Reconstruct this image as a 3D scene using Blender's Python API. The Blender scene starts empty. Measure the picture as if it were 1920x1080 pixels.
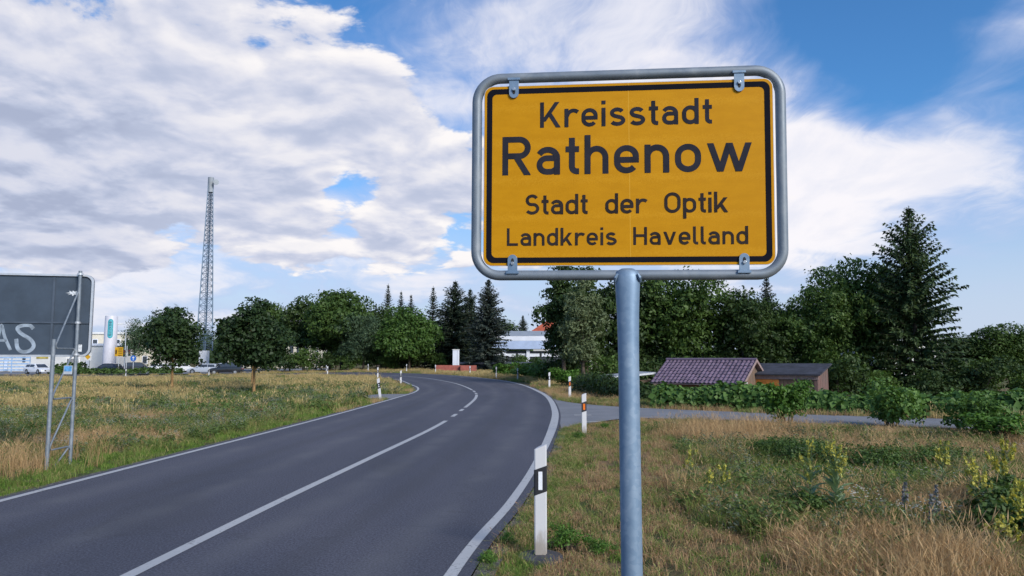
import bpy, bmesh, math, random
import numpy as np
from mathutils import Vector, Matrix, Euler
PI = math.pi
S = bpy.context.scene
R = math.radians
EYE = 1.85

# ---------------------------------------------------------------- camera
cam_d = bpy.data.cameras.new('camera'); cam = bpy.data.objects.new('camera', cam_d)
S.collection.objects.link(cam); S.camera = cam
cam.location = (0, 0, EYE); cam.rotation_euler = (R(90 + 5.354), 0, 0)
cam_d.sensor_width = 36; cam_d.lens = 26.0; cam_d.clip_start = .05; cam_d.clip_end = 5000

# ---------------------------------------------------------------- light and exposure
SUN_AZ, SUN_EL = 140, 30           # degrees clockwise from +Y (view direction), elevation
sv = Vector((math.sin(R(SUN_AZ)) * math.cos(R(SUN_EL)), math.cos(R(SUN_AZ)) * math.cos(R(SUN_EL)), math.sin(R(SUN_EL))))
sun_d = bpy.data.lights.new('sun', 'SUN'); sun = bpy.data.objects.new('sun', sun_d); S.collection.objects.link(sun)
sun_d.energy = 3.1; sun_d.angle = R(22); sun_d.color = (1, .93, .84)
sun.rotation_euler = sv.to_track_quat('Z', 'Y').to_euler()
S.view_settings.view_transform = 'Standard'; S.view_settings.look = 'None'
S.view_settings.exposure = .3; S.view_settings.gamma = 1

# ---------------------------------------------------------------- node expression helper
class NT:
    def __init__(s, tree): s.t = tree; s.n = tree.nodes; s.l = tree.links
    def new(s, kind, **kw):
        n = s.n.new(kind)
        for k, v in kw.items(): setattr(n, k, v)
        return n
    def put(s, sock, v):
        if isinstance(v, V): s.l.new(v.s, sock)
        elif isinstance(v, bpy.types.NodeSocket): s.l.new(v, sock)
        else:
            if sock.type == 'RGBA' and len(v) == 3: v = (*v, 1)
            sock.default_value = v
    def math(s, op, a, b=0., c=None, clamp=False):
        n = s.new('ShaderNodeMath', operation=op, use_clamp=clamp)
        s.put(n.inputs[0], a); s.put(n.inputs[1], b)
        if c is not None: s.put(n.inputs[2], c)
        return V(s, n.outputs[0])
    def vmath(s, op, a, b=None, scale=None):
        n = s.new('ShaderNodeVectorMath', operation=op); s.put(n.inputs[0], a)
        if b is not None: s.put(n.inputs[1], b)
        if scale is not None: s.put(n.inputs['Scale'], scale)
        return V(s, n.outputs['Value'] if op in ('DOT_PRODUCT', 'LENGTH', 'DISTANCE') else n.outputs[0])
    def noise(s, vec, scale, detail=4, rough=.5, dist=0., col=False):
        n = s.new('ShaderNodeTexNoise')
        if vec is not None: s.put(n.inputs['Vector'], vec)
        n.inputs['Scale'].default_value = scale; n.inputs['Detail'].default_value = detail
        n.inputs['Roughness'].default_value = rough; n.inputs['Distortion'].default_value = dist
        return V(s, n.outputs['Color' if col else 'Fac'])
    def voronoi(s, vec, scale, out='Distance', feature='F1', rnd=1.):
        n = s.new('ShaderNodeTexVoronoi', feature=feature)
        if vec is not None: s.put(n.inputs['Vector'], vec)
        n.inputs['Scale'].default_value = scale; n.inputs['Randomness'].default_value = rnd
        return V(s, n.outputs[out])
    def ss(s, v, a, b, lo=0., hi=1.):
        n = s.new('ShaderNodeMapRange', interpolation_type='SMOOTHSTEP')
        for i, x in enumerate((v, a, b, lo, hi)): s.put(n.inputs[i], x)
        return V(s, n.outputs[0])
    def mix(s, f, a, b, blend='MIX'):
        n = s.new('ShaderNodeMix', data_type='RGBA', blend_type=blend)
        s.put(n.inputs[0], f); s.put(n.inputs[6], a); s.put(n.inputs[7], b)
        return V(s, n.outputs[2])
    def ramp(s, f, stops):
        n = s.new('ShaderNodeValToRGB'); s.put(n.inputs[0], f); e = n.color_ramp.elements
        while len(e) < len(stops): e.new(.5)
        for el, (p, c) in zip(e, stops): el.position = p; el.color = (*c, 1)
        return V(s, n.outputs[0])
    def comb(s, x, y, z):
        n = s.new('ShaderNodeCombineXYZ')
        for i, v in enumerate((x, y, z)): s.put(n.inputs[i], v)
        return V(s, n.outputs[0])
    def sep(s, v):
        n = s.new('ShaderNodeSeparateXYZ'); s.put(n.inputs[0], v); return [V(s, o) for o in n.outputs]
class V:
    def __init__(s, g, sock): s.g = g; s.s = sock
    def __add__(s, o): return s.g.math('ADD', s, o)
    __radd__ = __add__
    def __sub__(s, o): return s.g.math('SUBTRACT', s, o)
    def __rsub__(s, o): return s.g.math('SUBTRACT', o, s)
    def __mul__(s, o): return s.g.math('MULTIPLY', s, o)
    __rmul__ = __mul__
    def __truediv__(s, o): return s.g.math('DIVIDE', s, o)
    def sat(s): return s.g.math('ADD', s, 0., clamp=True)

# ---------------------------------------------------------------- sky: Nishita plus cloud layers
W = bpy.data.worlds.new('World'); S.world = W; W.use_nodes = True
g = NT(W.node_tree); g.n.clear()
sky = g.new('ShaderNodeTexSky', sky_type='NISHITA'); sky.sun_disc = False
sky.sun_elevation = R(SUN_EL); sky.sun_rotation = R(SUN_AZ)
sky.air_density = 1.0; sky.dust_density = .6; sky.ozone_density = 2.0
tc = g.new('ShaderNodeTexCoord'); D = V(g, tc.outputs['Generated'])
dx, dy, dz = g.sep(D)
zz = g.math('MAXIMUM', dz, 0.)
den = g.math('ADD', zz, .20)
P = g.comb(dx / den, dy / den, 0.)
warp = g.vmath('SCALE', g.vmath('SUBTRACT', g.noise(P, 1.7, 3, .5, col=True), (.5, .5, .5)), scale=.22)
Pw = g.vmath('ADD', P, warp)
def blob(c, r, a):       # soft round patch of cover around a sky direction
    return g.ss(g.vmath('DISTANCE', D, c), r, 0., 0., a)
def total(bl):
    t = None
    for b in bl:
        v = blob(*b); t = v if t is None else t + v
    return t
cover = total([((-.62,.75,.22),.34,.32), ((-.50,.80,.31),.28,.26), ((-.30,.90,.33),.24,.27), ((-.17,.94,.29),.20,.27),
               ((-.50,.86,.16),.22,.24), ((-.30,.94,.25),.16,.10), ((-.29,.95,.155),.12,.24), ((-.15,.97,.155),.08,.22), ((-.34,.92,.20),.10,.10), ((-.15,.97,.18),.09,.17), ((-.05,.98,.22),.13,.20), ((.02,.98,.15),.10,.14), ((-.07,.98,.13),.07,.10),
               ((-.215,.945,.235),.07,-.17), ((-.22,.955,.195),.06,-.16), ((-.40,.91,.12),.08,-.12), ((-.10,.975,.15),.06,-.08),
               ((-.50,.78,.42),.14,-.16), ((.45,.82,.34),.26,-.5), ((.05,.93,.38),.2,-.30), ((-.10,.93,.37),.10,-.20)])
low = g.ss(dz, .05, .135, -.36, 0.)
cover = cover + low
side = Vector((sv.x, sv.y, 0)).normalized()
def cum(p, det=9):
    return g.noise(p, 3.1, det, .58) + g.noise(p, 9.5, min(det, 7), .6) * .30
d0 = cum(Pw)
base_u = g.vmath('SCALE', P, scale=-.036)            # towards the zenith: tops bright, bases grey
up = g.vmath('ADD', g.vmath('ADD', Pw, base_u), (side.x * .035, side.y * .01, 0))
e0 = cum(Pw, 3.2); e1 = cum(up, 3.2)
c0 = d0 + cover - .012
alpha = g.ss(c0, .70, .80)
lit = g.ss((e0 - e1) + (d0 - e0) * 1.0, -.22, .20)
thick = g.ss(c0, .80, 1.18)
shade = lit * .74 + .31 - thick * .22 - blob((-.58,.80,.13), .40, .22)
ccol = g.ramp(shade, [(0., (.38,.43,.58)), (.25, (.47,.52,.67)), (.50, (.59,.62,.745)), (.75, (.72,.725,.80)), (1., (.91,.88,.88))])
# thin high veil
Pv = g.vmath('MULTIPLY', Pw, (1.0, 1.6, 1.))
veil = g.noise(Pv, 1.3, 5, .5, .3)
vcov = total([((.34,.91,.22),.22,.46), ((.46,.86,.21),.20,.30), ((.55,.81,.19),.16,.20), ((.20,.95,.24),.24,.26), ((.12,.90,.42),.36,.27), ((.22,.90,.36),.2,.12), ((-.1,.93,.36),.26,.18),
              ((.30,.94,.13),.22,.18), ((.505,.78,.37),.075,.30), ((.56,.75,.35),.07,.26), ((.44,.80,.41),.20,-.42), ((.44,.83,.31),.10,-.16), ((.58,.76,.28),.10,-.14), ((.12,.985,.09),.20,.06), ((-.42,.90,.10),.30,.30), ((-.15,.98,.11),.26,.26), ((-.62,.78,.09),.26,.22), ((.54,.83,.10),.16,-.16)])
streak = g.noise(g.vmath('MULTIPLY', Pw, (4., 1.4, 1.)), 1.5, 7, .6)
cir = g.noise(g.vmath('MULTIPLY', g.vmath('ADD', Pw, g.vmath('SCALE', warp, scale=2.)), (7., 2.2, 1.)), 1.6, 9, .66)
va = g.ss(veil + vcov + (streak - .5) * .30 + (cir - .5) * .28, .50, 1.02, 0., .97)
vcol = g.mix(g.ss(va, .25, .95), (.46,.54,.80), (.91,.88,.91))
vcol = g.mix(g.ss(streak * .6 + veil * .8, .62, .82, 0., .35), vcol, (.58,.64,.80))
haze = g.ss(dz, .30, .02, 0., .92)
bg_sky = g.new('ShaderNodeBackground'); 
skc = g.mix(1., V(g, sky.outputs[0]), (.46, .90, 1.28), 'MULTIPLY')
g.put(bg_sky.inputs[0], skc); bg_sky.inputs[1].default_value = .105
bg_h = g.new('ShaderNodeBackground'); g.put(bg_h.inputs[0], (.555, .635, .80)); bg_h.inputs[1].default_value = .86
bg_v = g.new('ShaderNodeBackground'); g.put(bg_v.inputs[0], vcol); bg_v.inputs[1].default_value = .88
bg_c = g.new('ShaderNodeBackground'); g.put(bg_c.inputs[0], ccol); bg_c.inputs[1].default_value = .88
def mixsh(f, a, b):
    m = g.new('ShaderNodeMixShader'); g.put(m.inputs[0], f); g.l.new(a, m.inputs[1]); g.l.new(b, m.inputs[2]); return m.outputs[0]
o1 = mixsh(haze, bg_sky.outputs[0], bg_h.outputs[0]); o2 = mixsh(va, o1, bg_v.outputs[0]); o3 = mixsh(alpha, o2, bg_c.outputs[0])
wo = g.new('ShaderNodeOutputWorld'); g.l.new(o3, wo.inputs[0])
try: W.cycles.sampling_method = 'MANUAL'; W.cycles.sample_map_resolution = 512
except Exception: pass

# ---------------------------------------------------------------- helpers
COL = S.collection
def rng(seed): return np.random.default_rng(seed)
def sstep(v, a, b):
    t = np.clip((np.asarray(v, float) - a) / (b - a), 0, 1); return t * t * (3 - 2 * t)
_lat = rng(5).random((256, 256))
def vnoise(x, y, sc=1.):           # value noise 0..1 for placing plants and shaping ground
    x = np.asarray(x, float) * sc + 91.3; y = np.asarray(y, float) * sc + 47.7
    xi = np.floor(x).astype(int); yi = np.floor(y).astype(int); fx = x - xi; fy = y - yi
    fx = fx * fx * (3 - 2 * fx); fy = fy * fy * (3 - 2 * fy)
    L = lambda a, b: _lat[a % 256, b % 256]
    return (L(xi, yi) * (1 - fx) + L(xi + 1, yi) * fx) * (1 - fy) + (L(xi, yi + 1) * (1 - fx) + L(xi + 1, yi + 1) * fx) * fy
def fbm(x, y, sc): return (vnoise(x, y, sc) + .5 * vnoise(x, y, sc * 2.1) + .25 * vnoise(x, y, sc * 4.3)) / 1.75
def T(x, y):                       # height of the land: lower towards the town on the left, sunken gardens on the right
    x = np.asarray(x, float); y = np.asarray(y, float)
    z = -.55 * sstep(y, 58, 92) * sstep(-x, 16, 45)
    z = z - 1.3 * sstep(x + (y - 30) * .0, 5.0, 8.5) * sstep(y + .52 * x, 32.2, 35.5)
    return z
def Tz(x, y): return float(T(x, y))

def new_obj(name, data, mat=None, parent=None):
    o = bpy.data.objects.new(name, data); COL.objects.link(o)
    if mat is not None and data is not None and len(data.materials) == 0: data.materials.append(mat)
    if parent is not None: o.parent = parent
    return o
def tag(o, label=None, cat=None, group=None, kind=None):
    for k, v in (('label', label), ('category', cat), ('group', group), ('kind', kind)):
        if v: o[k] = v
    return o
def thing(name, label, cat, loc=(0, 0, 0), rz=0., group=None):
    o = new_obj(name, None); o.location = loc; o.rotation_euler = (0, 0, rz); o.empty_display_size = .2
    return tag(o, label, cat, group)
def copy_tree(o, parent=None):
    c = o.copy(); COL.objects.link(c)
    if parent is not None: c.parent = parent
    for ch in list(o.children): copy_tree(ch, c)
    return c
class MB:
    def __init__(s): s.v = []; s.f = []
    def add(s, vs, fs, M=None):
        b = len(s.v)
        for p in vs:
            p = Vector(p); s.v.append(tuple(M @ p if M else p))
        s.f += [tuple(i + b for i in q) for q in fs]; return s
    def box(s, lo, hi, M=None):
        (a, b, c), (d, e, f) = lo, hi
        return s.add([(a,b,c),(d,b,c),(d,e,c),(a,e,c),(a,b,f),(d,b,f),(d,e,f),(a,e,f)],
                     [(0,3,2,1),(4,5,6,7),(0,1,5,4),(1,2,6,5),(2,3,7,6),(3,0,4,7)], M)
    def prism(s, poly, y0, y1, M=None):       # polygon in x,z extruded along y
        n = len(poly)
        return s.add([(x, y0, z) for x, z in poly] + [(x, y1, z) for x, z in poly],
                     [tuple(range(n)), tuple(range(2*n-1, n-1, -1))] + [(i, i+n, (i+1) % n + n, (i+1) % n) for i in range(n)], M)
    def slab(s, poly, z0, z1, M=None):        # polygon in x,y extruded along z
        n = len(poly)
        return s.add([(x, y, z0) for x, y in poly] + [(x, y, z1) for x, y in poly],
                     [tuple(range(n-1, -1, -1)), tuple(range(n, 2*n))] + [(i, (i+1) % n, (i+1) % n + n, i+n) for i in range(n)], M)
    def tube(s, pts, rad, n=8, caps=True, closed=False):
        pts = [Vector(p) for p in pts]; m = len(pts)
        if not hasattr(rad, '__len__'): rad = [rad] * m
        b = len(s.v); u = None
        for i, p in enumerate(pts):
            if closed: t = (pts[(i+1) % m] - pts[i-1])
            else: t = pts[min(i+1, m-1)] - pts[max(i-1, 0)]
            t.normalize()
            if u is None: u = t.cross(Vector((0, 0, 1)) if abs(t.z) < .9 else Vector((1, 0, 0))).normalized()
            else: u = (u - t * u.dot(t)).normalized()
            w = t.cross(u)
            for k in range(n):
                a = 2 * PI * k / n; s.v.append(tuple(p + (u * math.cos(a) + w * math.sin(a)) * rad[i]))
        for i in range(m if closed else m - 1):
            j = (i + 1) % m
            for k in range(n): s.f.append((b+i*n+k, b+i*n+(k+1) % n, b+j*n+(k+1) % n, b+j*n+k))
        if caps and not closed: s.f.append(tuple(b + k for k in range(n-1, -1, -1))); s.f.append(tuple(b + (m-1)*n + k for k in range(n)))
        return s
    def mesh(s, name, smooth=False, bevel=0.):
        me = bpy.data.meshes.new(name); me.from_pydata(s.v, [], s.f)
        if bevel:
            bm = bmesh.new(); bm.from_mesh(me); bmesh.ops.recalc_face_normals(bm, faces=bm.faces)
            ed = [e for e in bm.edges if len(e.link_faces) == 2 and e.calc_face_angle(0) > .6]
            bmesh.ops.bevel(bm, geom=ed, offset=bevel, segments=2, profile=.6, affect='EDGES', clamp_overlap=True); bm.to_mesh(me); bm.free()
        if smooth:
            me.polygons.foreach_set('use_smooth', [True] * len(me.polygons))
            me.set_sharp_from_angle(angle=R(45))
        me.update(); return me
    def build(s, name, mat, parent=None, smooth=False, bevel=0.):
        return new_obj(name, s.mesh(name, smooth, bevel), mat, parent)
def tri_mesh(name, verts, tris):     # fast numpy triangles
    me = bpy.data.meshes.new(name); verts = np.asarray(verts, np.float32); tris = np.asarray(tris, np.int32)
    me.vertices.add(len(verts)); me.vertices.foreach_set('co', verts.ravel())
    me.loops.add(tris.size); me.loops.foreach_set('vertex_index', tris.ravel())
    me.polygons.add(len(tris)); me.polygons.foreach_set('loop_start', np.arange(0, tris.size, 3, dtype=np.int32))
    me.polygons.foreach_set('loop_total', np.full(len(tris), 3, np.int32)) if bpy.app.version < (4, 1, 0) else None
    me.update(calc_edges=True); return me

# ---------------------------------------------------------------- materials
def material(name, fn, bump=None):
    m = bpy.data.materials.new(name); m.use_nodes = True; q = NT(m.node_tree)
    b = q.n['Principled BSDF']; tcn = q.new('ShaderNodeTexCoord'); fn(q, b, V(q, tcn.outputs['Object'])); return m
def bumped(q, b, h, strength=.3, dist=.01):
    n = q.new('ShaderNodeBump'); n.inputs['Strength'].default_value = strength; n.inputs['Distance'].default_value = dist
    q.put(n.inputs['Height'], h); q.l.new(n.outputs[0], b.inputs['Normal'])
def plain(name, col, rough=.6, metal=0., var=.18, sc=6., bump=0.):
    def fn(q, b, o):
        n = q.noise(o, sc, 5, .6)
        c = q.mix(q.ss(n, .3, .7), tuple(x * (1 - var) for x in col), tuple(min(1, x * (1 + var)) for x in col))
        q.put(b.inputs['Base Color'], c); b.inputs['Roughness'].default_value = rough; b.inputs['Metallic'].default_value = metal
        if bump: bumped(q, b, q.noise(o, sc * 6, 4, .6), bump, .01)
    return material(name, fn)
def world_pos(q):
    gn = q.new('ShaderNodeNewGeometry'); return V(q, gn.outputs['Position'])
M = {}
def f_asphalt(q, b, o):
    p = world_pos(q)
    fine = q.noise(p, 42, 5, .85); mid = q.noise(p, 6, 5, .6); big = q.noise(q.vmath('MULTIPLY', p, (.55, .10, 1.)), 1., 4, .55)
    st = q.voronoi(p, 70)
    at = q.new('ShaderNodeAttribute'); at.attribute_name = 'across'; ac = V(q, at.outputs['Fac'])
    trk = None                                   # worn wheel tracks, lighter and smoother, and an oil-dark lane middle
    for c_, w_ in ((.13, .055), (.36, .055), (.64, .055), (.87, .055)):
        t1 = q.ss(q.math('ABSOLUTE', ac - c_ + (big - .5) * .05), w_, .0); trk = t1 if trk is None else trk + t1
    mid_l = q.ss(q.math('ABSOLUTE', q.math('ABSOLUTE', ac - .5) - .25 + (mid - .5) * .06), .045, 0.)
    base = q.ramp(big, [(.28, (.052,.055,.074)), (.5, (.068,.070,.091)), (.72, (.088,.088,.110))])
    c = q.mix(q.ss(fine, .35, .68), q.mix(1., base, (.40,.40,.42), 'MULTIPLY'), q.mix(1., base, (1.75,1.72,1.70), 'MULTIPLY'))
    c = q.mix(q.ss(mid, .55, .8, 0., .35), c, (.055,.055,.068))
    c = q.mix(trk * (q.ss(q.noise(p, .8, 4, .6), .3, .7) * .32 + .10), c, (.140,.138,.146))
    c = q.mix(mid_l * .30, c, (.045,.045,.052))
    pt = q.noise(q.vmath('MULTIPLY', p, (1., .35, 1.)), .55, 3, .5); c = q.mix(q.ss(pt, .60, .64, 0., .25), c, (.048,.048,.055))
    c = q.mix(q.ss(st, .16, .05, 0., .5), c, (.24,.235,.24))
    crack = q.voronoi(q.vmath('ADD', p, q.vmath('SCALE', q.noise(p, 1.2, 4, .6, col=True), scale=1.6)), .19, feature='DISTANCE_TO_EDGE')
    c = q.mix(q.ss(crack, .006, .0015, 0., .22) , c, (.03,.03,.035))
    q.put(b.inputs['Base Color'], c); b.inputs['Roughness'].default_value = .78; b.inputs['Specular IOR Level'].default_value = .35
    bumped(q, b, fine, .5, .006)
M['asphalt'] = material('asphalt', f_asphalt)
def f_path(q, b, o):
    p = world_pos(q); n = q.noise(p, .7, 5, .6); fi = q.noise(p, 70, 3, .7)
    c = q.ramp(n, [(.3, (.135,.14,.155)), (.7, (.21,.21,.225))]); c = q.mix(q.ss(fi, .4, .75, 0., .4), c, (.29,.285,.28))
    q.put(b.inputs['Base Color'], c); b.inputs['Roughness'].default_value = .9; bumped(q, b, fi, .4, .006)
M['path'] = material('path_asphalt', f_path)
def f_paint(q, b, o):
    p = world_pos(q); n = q.noise(p, 26, 6, .75); m = q.noise(p, 3., 4, .6)
    w = q.ss(n + (m - .5) * .5, .55, .70)
    c = q.mix(w, q.mix(m, (.37,.37,.38), (.49,.485,.48)), (.14,.14,.145))
    q.put(b.inputs['Base Color'], c); b.inputs['Roughness'].default_value = .7; bumped(q, b, n, .3, .004)
M['paint'] = material('road_paint', f_paint)
def f_ground(q, b, o):
    p = world_pos(q); a = q.noise(p, .16, 5, .6); c2 = q.noise(p, 2.2, 6, .65); f3 = q.noise(p, 30, 4, .7)
    dry = q.mix(f3, (.115,.074,.042), (.30,.205,.115)); gr = q.mix(f3, (.035,.052,.020), (.105,.130,.050))
    c = q.mix(q.ss(a + (c2 - .5) * .7, .40, .60), dry, gr)
    q.put(b.inputs['Base Color'], c); b.inputs['Roughness'].default_value = 1.; b.inputs['Specular IOR Level'].default_value = .1
    bumped(q, b, c2 + f3 * .5, .9, .06)
M['ground'] = material('meadow_soil', f_ground)
def f_gravel(q, b, o):
    p = world_pos(q); v = q.voronoi(p, 38, 'Color'); dd = q.voronoi(p, 38); n = q.noise(p, 3, 4, .6)
    c = q.mix(.75, q.mix(n, (.055,.048,.038), (.10,.088,.07)), q.mix(q.sep(v)[0], (.04,.037,.033), (.19,.175,.155)))
    q.put(b.inputs['Base Color'], c); b.inputs['Roughness'].default_value = 1.; bumped(q, b, 1. - dd, .8, .02)
M['gravel'] = material('shoulder_gravel', f_gravel)
def f_galv(q, b, o):
    n = q.noise(o, 16, 4, .6); v = q.voronoi(o, 60, 'Color'); big = q.noise(q.vmath('MULTIPLY', o, (1., 1., .5)), 5, 4, .6, .6)
    c = q.ramp(big * .75 + q.sep(v)[0] * .10 + n * .2, [(.30, (.125,.200,.300)), (.52, (.195,.280,.385)), (.75, (.34,.42,.51))])
    q.put(b.inputs['Base Color'], c); b.inputs['Metallic'].default_value = .35
    q.put(b.inputs['Roughness'], q.ss(big, .3, .7, .42, .62)); bumped(q, b, n, .10, .004)
M['galv'] = material('galvanised_steel', f_galv)
def f_galv2(q, b, o):
    n = q.noise(o, 22, 4, .6); big = q.noise(o, 7, 4, .6, .5)
    q.put(b.inputs['Base Color'], q.ramp(big * .8 + n * .2, [(.32, (.17,.20,.235)), (.55, (.24,.27,.30)), (.75, (.37,.39,.41))])); b.inputs['Metallic'].default_value = .35
    q.put(b.inputs['Roughness'], q.ss(big, .3, .7, .45, .65)); bumped(q, b, n, .10, .004)
M['galv2'] = material('galvanised_tube', f_galv2)
def f_yellow(q, b, o):
    x, y, z = q.sep(o)
    hexv = q.voronoi(o, 230, feature='DISTANCE_TO_EDGE', rnd=.25); n = q.noise(q.vmath('MULTIPLY', o, (3., 1., 9.)), 4., 5, .6); big = q.noise(o, 2.4, 3, .5)
    c = q.mix(q.ss(n, .32, .7), (.54,.236,.0012), (.595,.266,.0025))
    c = q.mix(q.ss(hexv, .10, .0, 0., .35), c, (.74,.37,.02)); c = q.mix(q.ss(big, .35, .75, 0., .25), c, (.50,.205,.001))
    seam = q.math('LESS_THAN', q.math('ABSOLUTE', x - .012), .0011)
    c = q.mix(seam * .5, c, (.78,.44,.06))
    sp = q.noise(o, 130, 3, .7); c = q.mix(q.ss(sp, .72, .80, 0., .5), c, (.22,.12,.02))
    q.put(b.inputs['Base Color'], c); b.inputs['Roughness'].default_value = .5; b.inputs['Specular IOR Level'].default_value = .15
M['yellow'] = material('yellow_sheeting', f_yellow)
M['ink'] = plain('sign_black', (.008,.008,.014), .8, 0, .15, 9)
M['letter'] = plain('sign_lettering', (.028,.028,.038), .85, 0, .2, 14)
M['letter2'] = plain('sign_lettering_brown', (.034,.026,.025), .85, 0, .2, 14)
for k_ in ('ink', 'letter', 'letter2'): M[k_].node_tree.nodes['Principled BSDF'].inputs['Specular IOR Level'].default_value = .08
M['alu'] = plain('aluminium_edge', (.62,.63,.65), .4, .5, .1, 9)
M['steel'] = plain('bolt_steel', (.50,.50,.50), .32, .8, .2, 90)
M['hole'] = plain('dark_hole', (.02,.02,.02), .8)
def f_post(q, b, o):
    x, y, z = q.sep(o); n = q.noise(q.vmath('MULTIPLY', o, (18., 18., 7.)), 1., 5, .65); f = q.noise(o, 40, 4, .6)
    dirt = q.ss(z + (n - .5) * .34, .26, .04)
    c = q.mix(q.ss(f, .55, .8, 0., .25), (.60,.59,.60), (.47,.46,.45)); c = q.mix(dirt * .75, c, (.25,.20,.145))
    q.put(b.inputs['Base Color'], c); b.inputs['Roughness'].default_value = .45
M['post'] = material('post_plastic', f_post)
M['post_black'] = plain('post_black', (.018,.018,.022), .5)
M['refl_white'] = plain('reflector_white', (.82,.83,.86), .2, 0, .06, 60)
M['refl_orange'] = plain('reflector_orange', (.75,.17,.02), .25, 0, .15, 60)
M['rubber'] = plain('base_plate_grey', (.060,.060,.070), .7, 0, .25, 14, .2)

# ================================================================ SETTING: road, ground, path
ST = [((-18,-120),(-15,-120),(-12,-120)), ((-10.8,-40),(-7.4,-40),(-4.4,-40)), ((-7.15,0),(-3.75,0),(-1.15,0)), ((-6.78,6.5),(-3.26,6.5),(-.52,6.5)), ((-6.61,9.8),(-3.0,9.8),(0,9.8)),
      ((-6.37,13.7),(-2.63,13.7),(.48,13.7)), ((-5.95,20),(-2.05,20),(1.09,20)), ((-5.63,26),(-1.78,26),(1.49,26)), ((-5.31,34),(-1.66,34),(1.67,34)),
      ((-5.2,40),(-2.0,40),(1.45,40.5)), ((-5.75,45.5),(-2.95,47),(.75,49.5)), ((-6.9,50.8),(-4.26,54),(-.5,58)), ((-9.3,61),(-6.6,63),(-2.5,66)),
      ((-12.2,67.5),(-9.1,70.1),(-5.0,73.8)), ((-16,73.6),(-12.9,77),(-8.8,81.8)), ((-21.5,79.5),(-18.5,83.5),(-14.5,89)), ((-30,84.5),(-27.5,89.5),(-24,95.5)),
      ((-42,87.5),(-41,93),(-39,98.5)), ((-60,88.5),(-60,94),(-60,99)), ((-160,88),(-160,93),(-160,98))]
def crom(pts, sub):
    P_ = np.array(pts, float); P_ = np.vstack([2*P_[0]-P_[1], P_, 2*P_[-1]-P_[-2]]); out = []
    for i in range(1, len(P_) - 2):
        a, b, c, d = P_[i-1], P_[i], P_[i+1], P_[i+2]
        for k in range(sub):
            t = k / sub; out.append(.5*((2*b)+(c-a)*t+(2*a-5*b+4*c-d)*t*t+(3*b-a-3*c+d)*t**3))
    out.append(P_[-2]); return np.array(out)
SUB = 14
RL, RC, RR = (crom([s[i] for s in ST], SUB) for i in range(3))
def strip(A, B, dz, name, mat, parent=None, cross=1):
    A = np.asarray(A); B = np.asarray(B); n = len(A); vs = []; fs = []
    for i in range(n):
        for k in range(cross + 1):
            p = A[i] + (B[i] - A[i]) * k / cross; vs.append((p[0], p[1], Tz(p[0], p[1]) + dz))
    w = cross + 1
    for i in range(n - 1):
        for k in range(cross): fs.append((i*w+k, i*w+k+1, (i+1)*w+k+1, (i+1)*w+k))
    me = bpy.data.meshes.new(name); me.from_pydata(vs, [], fs); me.update()
    return new_obj(name, me, mat, parent)
def side_of(C):
    t = np.gradient(C, axis=0); t /= np.linalg.norm(t, axis=1)[:, None]; return np.stack([t[:, 1], -t[:, 0]], 1)   # right-hand normal
nL, nC, nR = side_of(RL), side_of(RC), side_of(RR)
road = tag(strip(RL - nL * .16, RR + nR * .17, 0., 'road', M['asphalt'], cross=4), 'grey asphalt country road curving away to the left', 'road', kind='structure')
across = road.data.attributes.new('across', 'FLOAT', 'POINT'); across.data.foreach_set('value', np.tile(np.linspace(0, 1, 5), len(RL)).astype(np.float32))
strip(RR + nR * .175, RR + nR * .36, -.014, 'shoulder', M['gravel'], road)
strip(RL - nL * .30, RL - nL * .17, -.010, 'shoulder', M['gravel'], road)
wr = np.interp(RR[:, 1], [0, 12, 20, 40, 50, 70], [.108, .12, .22, .22, .14, .14])
strip(RR - nR * (wr / 2)[:, None], RR + nR * (wr / 2)[:, None], .005, 'edge_line', M['paint'], road)
strip(RL - nL * .06, RL + nL * .06, .005, 'edge_line', M['paint'], road)
def cline(y0, y1, w=.13):
    fi = np.interp([y0, y1], RC[:200, 1], np.arange(200)) if y1 < 95 else (np.interp(y0, RC[:200, 1], np.arange(200)), 14 * 17)
    idx = np.linspace(fi[0], fi[1], max(3, int((fi[1] - fi[0]) * 2))); ii = np.arange(len(RC))
    c = np.stack([np.interp(idx, ii, RC[:, k]) for k in (0, 1)], 1); n = np.stack([np.interp(idx, ii, nC[:, k]) for k in (0, 1)], 1)
    strip(c - n * w / 2, c + n * w / 2, .005, 'lane_line', M['paint'], road)
cline(-60, 21.9); cline(23.4, 24.5); cline(25.8, 26.8); cline(27.6, 37.0); cline(37.6, 38.8); cline(39.7, 41.5); cline(42.3, 99)
# farm path joining from the right, widening at its mouth
PF = crom([(1.75,33.6),(2.7,30.2),(4.6,27.7),(8.5,25.1),(14.5,22.0),(24,17.2),(45,7)], 10); PN = crom([(1.3,19.6),(2.3,21.3),(4.0,22.9),(8.0,21.4),(13.4,18.8),(22.6,14),(43,4)], 10)
tag(strip(PN, PF, -.006, 'path', M['path'], cross=3), 'pale grey asphalt path branching off to the right', 'path', kind='structure')
for y in (21.6, 24.0): MB().box((2.0, y, .0), (2.55, y + .13, .004)).build('give_way_dash', M['paint'], road)
lay = MB().slab([(-5.35,33.6),(-6.9,34.2),(-7.3,36.0),(-6.6,37.7),(-5.3,37.9)], -.03, .004).build('lay_by', M['path']); tag(lay, 'small paved patch inside the bend of the road', 'pavement', kind='structure')
fore = strip([(-150,103),(-66,103),(-34,101.5)], [(-150,152),(-66,152),(-36,152)], .02, 'forecourt', M['path'], cross=5); tag(fore, 'grey paved forecourt before the buildings across the road', 'pavement', kind='structure')

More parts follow.
